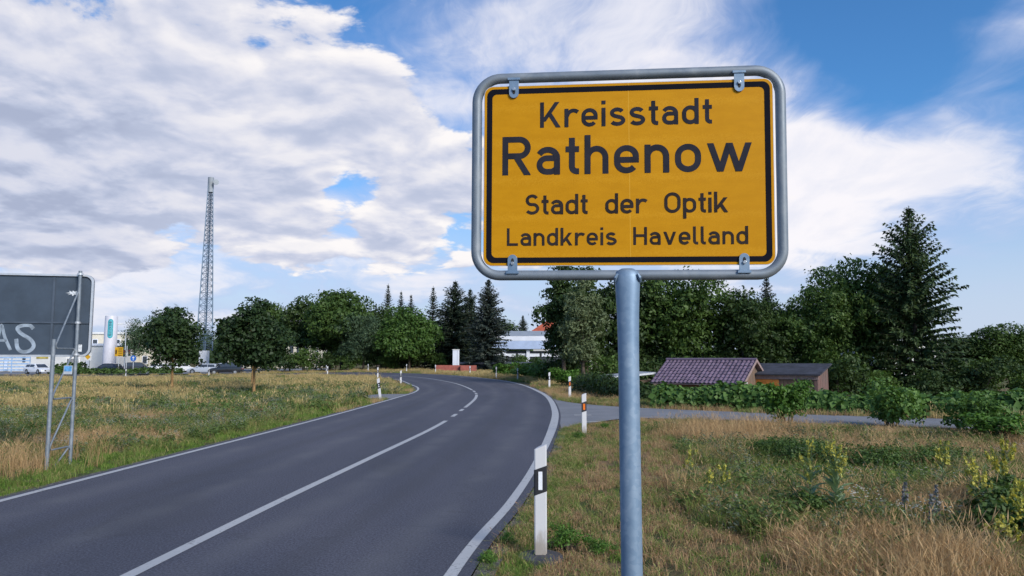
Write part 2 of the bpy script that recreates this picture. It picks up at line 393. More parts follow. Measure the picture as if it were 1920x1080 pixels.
# ground sheet, fine near the camera, out to the horizon
def axis(a, b, fine0, fine1, d):
    mid = np.arange(fine0, fine1, d); up = fine1 + np.cumsum(np.geomspace(d, 260, 26)); dn = fine0 - np.cumsum(np.geomspace(d, 260, 26))
    return np.concatenate([dn[::-1], mid, up])
gx = axis(0, 0, -70, 60, .8); gy = axis(0, 0, -6, 110, .8)
GX, GY = np.meshgrid(gx, gy)
cen = np.vstack([RC]); 
def road_gap(x, y):               # distance outside the asphalt (negative on it)
    p = np.stack([np.ravel(x), np.ravel(y)], 1); out = np.empty(len(p))
    mid = (RL + RR) / 2; hw = np.linalg.norm(RR - RL, axis=1) / 2
    for i in range(0, len(p), 4000):
        d = np.linalg.norm(p[i:i+4000, None] - mid[None], axis=2); k = d.argmin(1); out[i:i+4000] = d[np.arange(len(k)), k] - hw[k]
    return out.reshape(np.shape(x))
def inside(poly, x, y):
    x = np.asarray(x); y = np.asarray(y); c = np.zeros(x.shape, bool); n = len(poly)
    for i in range(n):
        (x0, y0), (x1, y1) = poly[i], poly[i-1]
        with np.errstate(divide='ignore', invalid='ignore'): c ^= ((y0 > y) != (y1 > y)) & (x < (x1 - x0) * (y - y0) / (y1 - y0) + x0)
    return c
PATH_POLY = [tuple(p) for p in PN] + [tuple(p) for p in PF[::-1]]
gap = road_gap(GX, GY)
onpath = inside(PATH_POLY, GX, GY)
pc = (PF + PN) / 2
dpath = np.min(np.linalg.norm(np.stack([GX, GY], -1)[..., None, :] - pc[None, None, ::3], axis=3), axis=2)
bump = (fbm(GX, GY, .45) - .5) * .22 * sstep(gap, .8, 3.5) * sstep(dpath, 2.4, 4.0) * sstep(np.hypot(GX, GY), 400, 100)
GZ = T(GX, GY) - .05 + bump
far = np.hypot(GX, GY) > 120
ny, nx = GX.shape
vs = np.stack([GX, GY, GZ], -1).reshape(-1, 3); ii = np.arange((ny - 1) * nx).reshape(ny - 1, nx)[:, :-1].ravel()
tris = np.concatenate([np.stack([ii, ii + 1, ii + nx + 1], 1), np.stack([ii, ii + nx + 1, ii + nx], 1)])
gme = tri_mesh('ground', vs, tris); gme.polygons.foreach_set('use_smooth', [True] * len(gme.polygons))
tag(new_obj('ground', gme, M['ground']), 'dry meadow ground on both sides of the road', 'ground', kind='structure')
def GZat(x, y):
    x = np.asarray(x, float); y = np.asarray(y, float)
    g_ = road_gap(x, y); dp = np.min(np.linalg.norm(np.stack([x, y], -1)[..., None, :] - pc[::3], axis=-1), axis=-1)
    return T(x, y) - .05 + (fbm(x, y, .45) - .5) * .22 * sstep(g_, .8, 3.5) * sstep(dp, 2.4, 4.0)
def gz(x, y): return float(GZat(np.array([x]), np.array([y]))[0])

# ================================================================ TOWN SIGN
# stroke lettering, cap height 1, stroke .15
H_ = .075
def arc(cx, cy, rx, ry, a0, a1, n=14):
    return [(cx + rx * math.cos(R(a0 + (a1 - a0) * k / n)), cy + ry * math.sin(R(a0 + (a1 - a0) * k / n))) for k in range(n + 1)]
def loop(cx, yt, yb, rx, ry): return ('c', arc(cx, yt, rx, ry, 0, 180, 18) + arc(cx, yb, rx, ry, 180, 360, 18))
def st(*p): return ('p', list(p))
def dg(x0, y0, x1, y1): return ('d', (x0, y0, x1, y1))
def pth(p): return ('p', p)
XH = .72
GL = {
 'K': (.80, [st((H_,0),(H_,1)), dg(.66,1,.13,.24), dg(.36,.56,.71,0)]),
 'R': (.74, [st((H_,0),(H_,1)), pth([(H_,.925),(.43,.925)] + arc(.44,.71,.215,.215,90,-90) + [(.43,.495),(H_,.495)]), dg(.37,.46,.65,0)]),
 'S': (.71, [pth(arc(.36,.705,.245,.22,28,245,18) + arc(.355,.295,.28,.22,65,-148,20))]),
 'O': (.77, [loop(.385,.63,.37,.31,.295)]),
 'L': (.63, [pth([(H_,1),(H_,H_),(.63,H_)])]),
 'H': (.75, [st((H_,0),(H_,1)), st((.675,0),(.675,1)), st((.1,.52),(.65,.52))]),
 'a': (.60, [pth(arc(.285,.43,.24,.215,152,0) + [(.525,0)]), pth([(.525,.425),(.27,.425)] + arc(.26,.25,.185,.175,90,270) + [(.32,H_)] + arc(.34,.24,.185,.165,-90,-15,8))]),
 'd': (.615, [st((.54,0),(.54,1)), loop(.3075,.43,.29,.2325,.215)]),
 'e': (.62, [pth([(.152,.345),(.545,.345)] + arc(.31,.43,.235,.215,0,180,18) + arc(.31,.29,.235,.215,180,322,16))]),
 'h': (.60, [st((H_,0),(H_,1)), pth(arc(.30,.415,.225,.23,168,0,16) + [(.525,0)])]),
 'i': (.15, [st((H_,0),(H_,XH)), st((H_,.86),(H_,1))]),
 'k': (.66, [st((H_,0),(H_,1)), dg(.535,XH,.11,.16), dg(.285,.43,.565,0)]),
 'l': (.27, [pth([(H_,1)] + arc(.205,.205,.13,.13,180,270,8) + [(.27,H_)])]),
 'n': (.61, [st((H_,0),(H_,XH)), pth(arc(.305,.415,.23,.23,168,0,16) + [(.535,0)])]),
 'o': (.64, [loop(.32,.41,.31,.245,.235)]),
 'p': (.615, [st((H_,-.28),(H_,XH)), loop(.3075,.43,.29,.2325,.215)]),
 'r': (.50, [st((H_,0),(H_,XH)), pth(arc(.345,.385,.25,.26,172,48,12))]),
 's': (.60, [pth(arc(.295,.51,.20,.135,22,245,16) + arc(.30,.215,.225,.14,65,-155,18))]),
 't': (.34, [pth([(.16,.94)] + arc(.285,.20,.125,.125,180,270,8) + [(.34,H_)]), st((0,.645),(.34,.645))]),
 'u': (.60, [pth([(H_,XH)] + arc(.30,.30,.225,.225,180,345,16)), st((.525,0),(.525,XH))]),
 'v': (.70, [dg(.085,XH,.35,0), dg(.35,0,.615,XH)]),
 'w': (1.10, [dg(.085,XH,.325,0), dg(.325,0,.55,XH), dg(.55,XH,.775,0), dg(.775,0,1.015,XH)]),
 'A': (.74, [dg(.10,0,.37,1), dg(.37,1,.64,0), st((.2,.33),(.54,.33))]),
 'V': (.74, [dg(.10,1,.37,0), dg(.37,0,.64,1)]),
}
def ribbon(pts, hw, closed=False):
    p = [Vector(a) for a in pts]; q = [p[0]]
    for a in p[1:]:
        if (a - q[-1]).length > 1e-4: q.append(a)
    if closed and (q[0] - q[-1]).length < 1e-4: q.pop()
    n = len(q); L = []; Rr = []
    for i in range(n):
        if closed: a, b, c = q[i-1], q[i], q[(i+1) % n]
        else: a, b, c = q[max(i-1, 0)], q[i], q[min(i+1, n-1)]
        d0 = (b - a).normalized() if (b - a).length > 0 else (c - b).normalized(); d1 = (c - b).normalized() if (c - b).length > 0 else d0
        n0 = Vector((-d0.y, d0.x)); n1 = Vector((-d1.y, d1.x)); m = (n0 + n1).normalized(); k = hw / max(.45, m.dot(n0))
        L.append(b + m * k); Rr.append(b - m * k)
    return L, Rr
def text_mesh(txt, width, cap, space=.42, y=0., lift=.0006, weight=1., words=False):
    """stroke letters in the x,z plane, facing -y, scaled to the given width"""
    tot = sum(GL[c][0] if c != ' ' else space for c in txt); ngap = len(txt) - 1
    gp = (width / cap - tot) / max(1, ngap); x = 0.; mb = MB(); k = 0; out = [mb]
    for c in txt:
        if c == ' ':
            x += space + gp
            if words: mb = MB(); out.append(mb)
            continue
        wd, strokes = GL[c]
        for kind, dat in strokes:
            yy = y - lift * (k % 4) ; k += 1; hw = H_ * weight
            if kind == 'd':
                x0, y0, x1, y1 = dat; hx = hw * math.hypot(x1 - x0, y1 - y0) / abs(y1 - y0)
                poly = [(x0-hx,y0),(x0+hx,y0),(x1+hx,y1),(x1-hx,y1)]
                mb.add([((x + a) * cap, yy, b * cap) for a, b in poly], [(0,1,2,3)])
            else:
                L, Rr = ribbon(dat, hw, kind == 'c'); n = len(L)
                vs_ = [((x + a.x) * cap, yy, a.y * cap) for a in L] + [((x + a.x) * cap, yy, a.y * cap) for a in Rr]
                fs_ = [(i, i+1, n+i+1, n+i) for i in range(n - 1)] + ([(n-1, 0, n, 2*n-1)] if kind == 'c' else [])
                mb.add(vs_, fs_)
        x += wd + gp
    return out if words else mb
def rrect(w, h, r, n=8):
    o = []
    for cx, cz, a0 in ((w-r, h-r, 0), (-w+r, h-r, 90), (-w+r, -h+r, 180), (w-r, -h+r, 270)):
        o += [(cx + r * math.cos(R(a0 + 90*k/n)), cz + r * math.sin(R(a0 + 90*k/n))) for k in range(n + 1)]
    return o
SX, SY, SZ = .3967, 2.5252, 2.4872
sign = thing('town_sign', 'yellow town entrance sign in a galvanised tube frame on one post', 'sign', (SX, SY, 0), -.1079)
SR = Matrix.Translation((0, 0, SZ)) @ Matrix.Rotation(.0332, 4, 'X') @ Matrix.Rotation(.0085, 4, 'Y')
def spart(mb, name, mat, parent, smooth=False, bevel=0.):
    mb.v = [tuple(SR @ Vector(v)) for v in mb.v]; return mb.build(name, mat, parent, smooth, bevel)
# frame loop behind the panel plane
fr = []
for x, z in rrect(.527, .354, .085, 10): fr.append((x, .012, z))
spart(MB().tube(fr, .0178, 14, closed=True), 'frame', M['galv2'], sign, True)
pan = spart(MB().prism(rrect(.5, .322, .032), -.0015, .0015), 'panel', M['alu'], sign)
spart(MB().add([(x, -.0022, z) for x, z in rrect(.498, .320, .030)], [tuple(range(36))]), 'yellow_sheet', M['yellow'], pan)
def ring(a, b, y):
    n = len(a); return MB().add([(x, y, z) for x, z in a] + [(x, y, z) for x, z in b], [(i, (i+1) % n, n + (i+1) % n, n+i) for i in range(n)])
spart(ring(rrect(.489, .311, .026), rrect(.470, .292, .017), -.0030), 'border', M['ink'], pan)
for txt, x0, x1, z0, cap, sp, mt in (('Kreisstadt', -.2996, .2942, .168, .091, .4, 'letter'), ('Rathenow', -.433, .4271, .0, .1378, .4, 'letter'),
                          ('Stadt der Optik', -.3524, .3453, -.1409, .0715, .62, 'letter2'), ('Landkreis Havelland', -.4155, .41, -.2507, .0622, .62, 'letter2')):
    for t_ in text_mesh(txt, x1 - x0, cap, sp, -.0030, .00025, 1.0, words=True):
        t_.v = [(a + x0, b, c + z0) for a, b, c in t_.v]; spart(t_, 'lettering', M[mt], pan)
for i, (bx_, bz, up_) in enumerate(((-.393, .305, 1), (.386, .305, 1), (-.395, -.311, -1), (.395, -.311, -1))):
    hw = .017; tip = bz - up_ * .012; root = up_ * .345
    pl = [(bx_ - hw, root), (bx_ - hw, tip)] + [(bx_ + hw * math.cos(a), tip - up_ * hw * math.sin(a)) for a in np.linspace(PI, 0, 9)] + [(bx_ + hw, tip), (bx_ + hw, root)]
    br = spart(MB().prism(pl, -.0085, -.0045), 'bracket', M['galv'], sign, False, .0008)
    spart(MB().box((bx_ - .022, -.012, root - .004), (bx_ + .022, .006, root + .004)), 'weld_lug', M['galv'], br)
    spart(MB().prism([(bx_ + .0055 * math.cos(a), bz - up_*.006 + .010 * math.sin(a)) for a in np.linspace(0, 2*PI, 13)[:-1]], -.0090, -.0086), 'slot', M['hole'], br)
    spart(MB().prism([(bx_ + .0062 * math.cos(a), bz + up_*.002 + .0062 * math.sin(a)) for a in np.linspace(0, 2*PI, 7)[:-1]], -.0145, -.0092), 'bolt', M['steel'], br, False, .0007)
zs = [(-.3, .0355), (.4, .0355), (1.2, .0355), (1.7, .0352), (1.80, .0352), (1.90, .0360), (2.00, .0380), (2.06, .0405), (2.10, .0425), (2.125, .043), (2.145, .038), (2.155, .02)]
po = MB(); n = 28
for z, r_ in zs:
    fl = max(0., (z - 1.85) / .27)           # flattened towards the top
    po.v += [(r_ * math.cos(2*PI*k/n) + .0, .012 + (z-2.13) * .02 + r_ * (1 - .35 * fl) * math.sin(2*PI*k/n), z) for k in range(n)]
for i in range(len(zs) - 1): po.f += [(i*n+k, i*n+(k+1) % n, (i+1)*n+(k+1) % n, (i+1)*n+k) for k in range(n)]
po.f.append(tuple((len(zs)-1)*n + k for k in range(n)))
post = po.build('post', M['galv'], sign, True)
for s_ in (-1, 1): MB().tube([(s_*.034, -.010, 2.135), (s_*.041, -.012, 2.122), (s_*.044, .0, 2.108)], [.004, .006, .004], 6).build('weld_bead', M['galv'], post, True)

# ================================================================ DELINEATOR POSTS
def make_post(kind):
    w, d = .06, .085
    sec = [(-w, -.012), (-w + .012, -.02), (w - .012, -.02), (w, -.012), (w - .006, .012), (.026, d - .015), (0, d), (-.026, d - .015), (-w + .006, .012)]
    n = len(sec); sl = .36
    def seg(z0, z1, s0, s1, k=1., parent=None):
        mb = MB(); mb.add([(x*k, y*k, z0 + s0 * x) for x, y in sec] + [(x*k, y*k, z1 + s1 * x) for x, y in sec],
               [tuple(range(n-1, -1, -1)), tuple(range(n, 2*n))] + [(i, (i+1) % n, (i+1) % n + n, i + n) for i in range(n)]); return mb
    t_ = thing('delineator_post', 'x', 'delineator post')
    seg(.0, 1.0, 0, .42).build('body', M['post'], t_, False, .003)
    seg(.565, .805, sl, sl, 1.03).build('band', M['post_black'], t_)
    if kind == 'w': MB().box((-.020, -.0245, .60), (.018, -.0212, .77)).build('reflector', M['refl_white'], t_, False, .001)
    elif kind == 'o': MB().box((-.026, -.0245, .61), (.026, -.0212, .76)).build('reflector', M['refl_orange'], t_, False, .001)
    else:
        for zz_ in (.645, .725): MB().prism([(.022*math.cos(a), zz_ + .022*math.sin(a)) for a in np.linspace(0, 2*PI, 15)[:-1]], -.0245, -.0212).build('reflector', M['refl_white'], t_)
    return t_
protos = {k: make_post(k) for k in 'wor'}; used = set()
PD = [ # x, y, kind, facing, height factor, label
 (.27, 7.17, 'w', 0, 1.0, 'white delineator post with upright white reflector on a grey disc base'),
 (1.79, 18.6, 'o', .10, 1.0, 'white delineator post with orange reflector at the near corner of the path mouth'),
 (2.64, 34.1, 'o', .15, 1.03, 'white delineator post with orange reflector on the far side of the path mouth'),
 (2.24, 44.7, 'w', .35, 1.0, 'white delineator post on the outer verge beside the pale leaved tree'), (.45, 60.2, 'w', .5, 1.0, 'white delineator post in front of the green shrubs on the outer verge'), (-1.4, 66.3, 'w', .6, 1.05, 'white delineator post below the orange red wall piece'), (-4.3, 76.2, 'w', .7, 1.0, 'white delineator post at the pier end of the red brick wall'), (-8.6, 83.6, 'w', .8, 1.05, 'white delineator post between the red brick wall and the bright green tree'), (-12.9, 91.0, 'w', .9, 1.05, 'white delineator post in front of the bright green round tree'), (-18.6, 96.2, 'w', 1.0, 1.0, 'white delineator post in front of the grey green willow'), (-24.6, 98.6, 'w', 1.2, 1.0, 'white delineator post between the street lamp and the grey green willow'), (-33, 100.6, 'w', 1.3, 1.0, 'white delineator post between the street lamp and the young maples'),
 (-5.72, 32.5, 'r', .12, 1.0, 'leaning white delineator post beside the small paved patch'), (-7.6, 50.9, 'r', .25, 1.0, 'banded delineator post at the tip of the meadow inside the bend'), (-11.4, 63.2, 'r', .4, 1.05, 'banded delineator post on the meadow edge just past the tip of the bend'), (-18.4, 74.2, 'r', .7, 1.0, 'small banded delineator post on the meadow edge before the street lamp'), (-34, 83.5, 'r', 1.0, 1.1, 'banded delineator post at the far meadow edge between the young maples'), (-44, 84.8, 'r', 1.0, 1.1, 'banded delineator post at the far meadow edge before the low hedge')]
for x, y, k, rz, hf, lab in PD:
    if k in used: o = copy_tree(protos[k])
    else: o = protos[k]; used.add(k)
    o.location = (x, y, gz(x, y) - .01); o.rotation_euler = (0, 0, rz); o.scale = (1, 1, hf); o['group'] = 'delineator posts along the road'
    if lab: o['label'] = lab
    elif k == 'w': o['label'] = 'white delineator post along the outer edge of the bend past the path mouth'
    else: o['label'] = 'white delineator post with black band along the meadow on the inside of the bend'
    if y == 32.5: o.rotation_euler = (R(2), R(-7), .12)
    if y == 7.17:
        o.location.z += .06
        db = MB(); db.v = []; 
        db.tube([(0,.02,-.05),(0,.02,-.012),(0,.02,-.004),(0,.02,0)], [.215,.21,.185,.06], 26); db.build('base_disc', M['rubber'], o, True)
        MB().box((-.058, -.018, -.035), (.058, .05, .012)).build('foot_sleeve', M['post_black'], o)

# ================================================================ BILLBOARD (seen from behind)
M['board'] = plain('board_back', (.052,.072,.100), .55, .1, .16, 2.2)
M['seam'] = plain('board_rail', (.075,.095,.125), .5, .2, .15, 5)
M['spray'] = plain('spray_paint', (.26,.31,.37), .8, 0, .35, 7)
M['chip'] = plain('bare_patch', (.62,.65,.68), .6, 0, .3, 30)
BB = thing('large_road_sign', 'large dark grey sign board seen from behind with sprayed letters on lattice supports', 'sign board', (-7.69, 13.55, 0), R(12))
# local x: along the board (0 at its right end, negative to the left), local y: away from the viewer
bl, bz0, bz1 = -3.1, 1.86, 3.36; bc = bl / 2; bm_ = (bz0 + bz1) / 2
rr = [(x + bc, z + bm_) for x, z in rrect(-bl / 2, (bz1 - bz0) / 2, .14)]
MB().prism(rr, .0, .03).build('board', M['board'], BB)
ri = [(x + bc, z + bm_) for x, z in rrect(-bl / 2 - .035, (bz1 - bz0) / 2 - .035, .115)]
n = len(rr); rim = MB().add([(x, -.035, z) for x, z in rr] + [(x, -.035, z) for x, z in ri] + [(x, .034, z) for x, z in rr] + [(x, -.002, z) for x, z in ri],
        [(i, (i+1) % n, n+(i+1) % n, n+i) for i in range(n)] + [(i, 2*n+i, 2*n+(i+1) % n, (i+1) % n) for i in range(n)] + [(n+i, n+(i+1) % n, 3*n+(i+1) % n, 3*n+i) for i in range(n)])
rim.build('rim', M['alu'], BB)
for z in (2.475,): MB().box((bl + .05, -.022, z - .014), (-.05, -.001, z + .014)).build('rail', M['seam'], BB)
for x in (-.66, -1.9): 
    MB().box((x - .02, -.018, bz0 + .06), (x + .02, -.0012, 2.46)).build('stiffener', M['seam'], BB); MB().box((x - .02, -.018, 2.49), (x + .02, -.0012, bz1 - .06)).build('stiffener', M['seam'], BB)
def graffiti(pts, w, name='sprayed_letter'):
    L, Rr = ribbon([(a + .14, b) for a, b in pts], w); n = len(L)
    MB().add([(a.x, -.004, a.y) for a in L] + [(a.x, -.004, a.y) for a in Rr], [(i, i+1, n+i+1, n+i) for i in range(n-1)]).build(name, M['spray'], BB)
def sm(p): return [tuple(a) for a in crom(p, 8)]
graffiti(sm([(-1.93,2.42),(-1.86,2.12),(-1.80,1.98),(-1.78,2.2),(-1.75,2.43)]), .022)
for pp in ([(-1.72,1.97),(-1.66,2.22),(-1.62,2.42),(-1.55,2.2),(-1.45,1.98)],): graffiti(sm(pp), .026)
graffiti([(-1.67,2.15),(-1.52,2.15)], .022)
graffiti(sm([(-1.10,2.36),(-1.16,2.42),(-1.28,2.42),(-1.36,2.37),(-1.30,2.28),(-1.14,2.17),(-1.08,2.06),(-1.14,1.97),(-1.26,1.95),(-1.34,2.02),(-1.37,2.18)]), .032)
r_ = random.Random(4); star = [(-.33 + (.13 if k % 2 else .07) * (.7+.5*r_.random()) * math.cos(2*PI*k/18), 3.02 + (.055 if k % 2 else .03) * (.7+.5*r_.random()) * math.sin(2*PI*k/18)) for k in range(18)]
MB().prism(star, -.004, -.0015).build('bare_patch', M['chip'], BB)
MB().box((-.22, -.005, 1.95), (-.15, -.0015, 2.08)).build('sticker', M['chip'], BB)
def truss(x):
    y0, y1 = -.10, -.78
    MB().tube([(x, y0, -.3), (x, y0, bz1 + .06)], .031, 12).build('rear_post', M['galv2'], BB, True)
    fx = x - .13
    MB().tube([(fx, y1, -.3), (fx, y1, 2.16)], .034, 12).build('front_post', M['galv2'], BB, True)
    zt = 3.02; path_ = []
    for za, zb in ((zt, 2.05), (2.0, 1.18), (1.13, .32), (.28, -.2)):
        path_ += [(x - .01, y0 - .035, za), (fx + .02, y1 + .12, zb + .10), (fx + .01, y1 + .06, zb), (fx + .02, y1 + .10, zb - .045), (x - .02, y0 - .10, zb - .045), (x - .01, y0 - .04, zb - .09)]
    MB().tube(path_[:-3], .015, 8).build('zigzag_brace', M['galv2'], BB, True)
    for z in (bz1 + .0, 2.475, 1.90):
        MB().tube([(x, y0, z - .018), (x, y0, z + .018)], .047, 12).build('clamp', M['alu'], BB, True); MB().box((x - .03, y0 + .03, z - .014), (x + .03, .0, z + .014)).build('clamp_arm', M['alu'], BB)
truss(-.21); truss(-2.75)
M['blue_plate'] = plain('blue_plate', (.10,.30,.58), .5, 0, .3, 22)
bp = MB().box((-.155, -.80, 1.56), (-.02, -.792, 1.71)).build('number_plate', M['alu'], BB)
MB().box((-.145, -.803, 1.61), (-.03, -.8005, 1.70)).build('blue_field', M['blue_plate'], bp)

# ================================================================ VEGETATION
def leaf_mat(name, a, b, trans=.35, sat_var=.5, rough=.55):
    m = bpy.data.materials.new(name); m.use_nodes = True; q = NT(m.node_tree); bs = q.n['Principled BSDF']
    gn = q.new('ShaderNodeNewGeometry'); oi = q.new('ShaderNodeObjectInfo'); rn = V(q, gn.outputs['Random Per Island']); ro = V(q, oi.outputs['Random'])
    n = q.noise(V(q, gn.outputs['Position']), .9, 3, .5)
    f = (rn * .55 + q.ss(n, .3, .7) * .35 + ro * .20).sat()
    c = q.mix(f, a, b); q.put(bs.inputs['Base Color'], c); bs.inputs['Roughness'].default_value = rough; bs.inputs['Specular IOR Level'].default_value = .3
    if trans:
        tr = q.new('ShaderNodeBsdfTranslucent'); q.put(tr.inputs[0], q.mix(1., c, (1.25, 1.25, .75), 'MULTIPLY'))
        mx = q.new('ShaderNodeMixShader'); mx.inputs[0].default_value = trans
        q.l.new(bs.outputs[0], mx.inputs[1]); q.l.new(tr.outputs[0], mx.inputs[2]); q.l.new(mx.outputs[0], q.n['Material Output'].inputs[0])
    return m
M['leaf_dark'] = leaf_mat('leaf_dark', (.022,.044,.012), (.070,.115,.030), .25)
M['leaf_mid'] = leaf_mat('leaf_mid', (.030,.064,.014), (.110,.180,.038), .28)
M['leaf_bright'] = leaf_mat('leaf_bright', (.042,.100,.014), (.125,.245,.038), .30)
M['leaf_walnut'] = leaf_mat('leaf_walnut', (.034,.080,.016), (.110,.195,.038), .30)
M['leaf_grey'] = leaf_mat('leaf_grey', (.035,.068,.036), (.110,.165,.080), .25)
M['leaf_pale'] = leaf_mat('leaf_pale', (.040,.065,.022), (.190,.230,.110), .25)
M['leaf_maple'] = leaf_mat('leaf_maple', (.014,.032,.011), (.048,.085,.024), .22)
M['needle'] = leaf_mat('needle_dark', (.014,.026,.016), (.046,.066,.036), .08)
M['needle_green'] = leaf_mat('needle_green', (.020,.042,.015), (.070,.110,.036), .10)
M['needle_blue'] = leaf_mat('needle_blue', (.020,.034,.026), (.072,.088,.070), .08)
M['hedge'] = leaf_mat('hedge_leaf', (.045,.105,.018), (.150,.260,.060), .28)
M['bark'] = plain('bark', (.085,.065,.048), .95, 0, .4, 9, .6)
M['bark_tan'] = plain('bark_tan', (.30,.18,.075), .95, 0, .35, 12, .5)
M['bark_grey'] = plain('bark_grey', (.13,.12,.11), .95, 0, .35, 9, .5)
def leaves(c, a, b, fold=.25):
    """c centres, a half-length vectors, b half-width vectors -> folded two-triangle leaves"""
    nrm = np.cross(a, b); nrm /= (np.linalg.norm(nrm, axis=1, keepdims=True) + 1e-9)
    w = np.linalg.norm(b, axis=1, keepdims=True); k = c.shape[0]
    v = np.stack([c - a, c + b + nrm * w * fold - a * .15, c + a, c - b + nrm * w * fold - a * .15], 1).reshape(-1, 3)
    i = np.arange(k) * 4; return v, np.concatenate([np.stack([i, i+1, i+2], 1), np.stack([i, i+2, i+3], 1)])
def unit(v): return v / (np.linalg.norm(v, axis=1, keepdims=True) + 1e-9)
def rand_dirs(r, n): return unit(r.normal(size=(n, 3)))
def leaf_cloud(r, c, out, size, wr=.55, droop=.25, outw=.8):
    n = len(c); nrm = unit(out * outw + rand_dirs(r, n) * .9 + np.array([0, 0, .35]))
    ax = unit(np.cross(nrm, rand_dirs(r, n))); ax[:, 2] -= droop; ax = unit(ax); sd = unit(np.cross(nrm, ax))
    s = (size * np.where(r.random(n) < .2, r.uniform(1.2, 1.7, n), r.uniform(.55, 1.15, n)))[:, None]
    return leaves(c, ax * s * .5, sd * s * wr * .5)
def crown_points(r, lobes, per_area, cl_r, n_leaf, inner=.25):
    """clusters on the shells of the lobes; returns leaf centres and outward directions"""
    C = []; O = []
    for (cx, cy, cz, rx, ry, rz) in lobes:
        area = 4 * PI * ((rx*ry)**1.6/3 + (rx*rz)**1.6/3 + (ry*rz)**1.6/3) ** (1/1.6); k = max(6, int(area * per_area))
        d = rand_dirs(r, k); d[:, 2] = np.where(d[:, 2] < -.55, -d[:, 2], d[:, 2])
        rad = r.uniform(.80, 1.08, k); m = r.random(k) < inner; rad[m] *= r.uniform(.3, .85, m.sum())
        p = np.array([cx, cy, cz]) + d * np.array([rx, ry, rz]) * rad[:, None]
        nl = r.integers(int(n_leaf * .6), int(n_leaf * 1.4) + 1, k); idx = np.repeat(np.arange(k), nl)
        off = r.normal(size=(len(idx), 3)) * cl_r * np.array([1, 1, .6]); C.append(p[idx] + off); O.append(unit(d[idx] + off / cl_r * .5))
    return np.concatenate(C), np.concatenate(O)
def wood(name, mat, parent, r, h, rb, lobes, lean=.0, split=.35, nl=8):
    mb = MB(); top = h * .72; k = 6; px = r.normal(0, .05, k) * h * .1; py = r.normal(0, .05, k) * h * .1; px[0] = py[0] = 0
    pts = [(px[i] + lean * i / k, py[i], -.25 + (top + .25) * i / (k - 1)) for i in range(k)]
    mb.tube(pts, [rb * (1.15 if i == 0 else 1 - .8 * i / (k-1)) for i in range(k)], 8)
    for l in lobes[:nl]:
        z0 = h * r.uniform(split, split + .25); s = min(z0, l[2] * .8); t = (s + .25) / (top + .25) * (k - 1); i = int(min(t, k - 2)); u = t - i
        b0 = np.array(pts[i]) * (1 - u) + np.array(pts[i+1]) * u; e = np.array(l[:3]); m_ = (b0 + e) / 2 + np.array([0, 0, -.06 * h * r.random()]) + r.normal(0, .03 * h, 3) * .4
        rr_ = rb * .42; mb.tube([b0, m_, e], [rr_, rr_ * .65, rr_ * .15], 5)
    return mb.mesh(name, True)
def broad_lobes(r, h, rad, zb, n, shape='round', squash=.85):
    L = []; zc = (h + zb) / 2; hz = (h - zb) / 2
    for i in range(n):
        d = rand_dirs(r, 1)[0]; d[2] = d[2] * .9 + .08; k = r.uniform(.35, .80)
        t = d[2] * k; f = 1.
        if shape == 'cone': f = .95 - .55 * t
        if shape == 'vase': f = 1. + .35 * t
        lr = rad * r.uniform(.30, .50)
        L.append((d[0] * rad * k * f, d[1] * rad * k * f, zc + t * hz * 1.05, lr, lr, lr * squash))
    L.append((0, 0, h - rad * .42, rad * .45, rad * .45, rad * .42)); L.append((0, 0, zc, rad * .6, rad * .6, hz * .65))
    return L
def make_broad(seed, h, rad, zb, leaf, n_lobes=16, per_area=2.4, n_leaf=9, cl=.22, mat='leaf_mid', bark='bark', rb=None, shape='round', wr=.6, droop=.2):
    r = rng(seed); L = broad_lobes(r, h, rad, zb, n_lobes, shape)
    c, o = crown_points(r, L, per_area, cl, n_leaf); v, t = leaf_cloud(r, c, o, leaf, wr, droop)
    return tri_mesh('crown', v, t), wood('trunk', None, None, r, h, rb or h * .022, L), M[mat], M[bark]
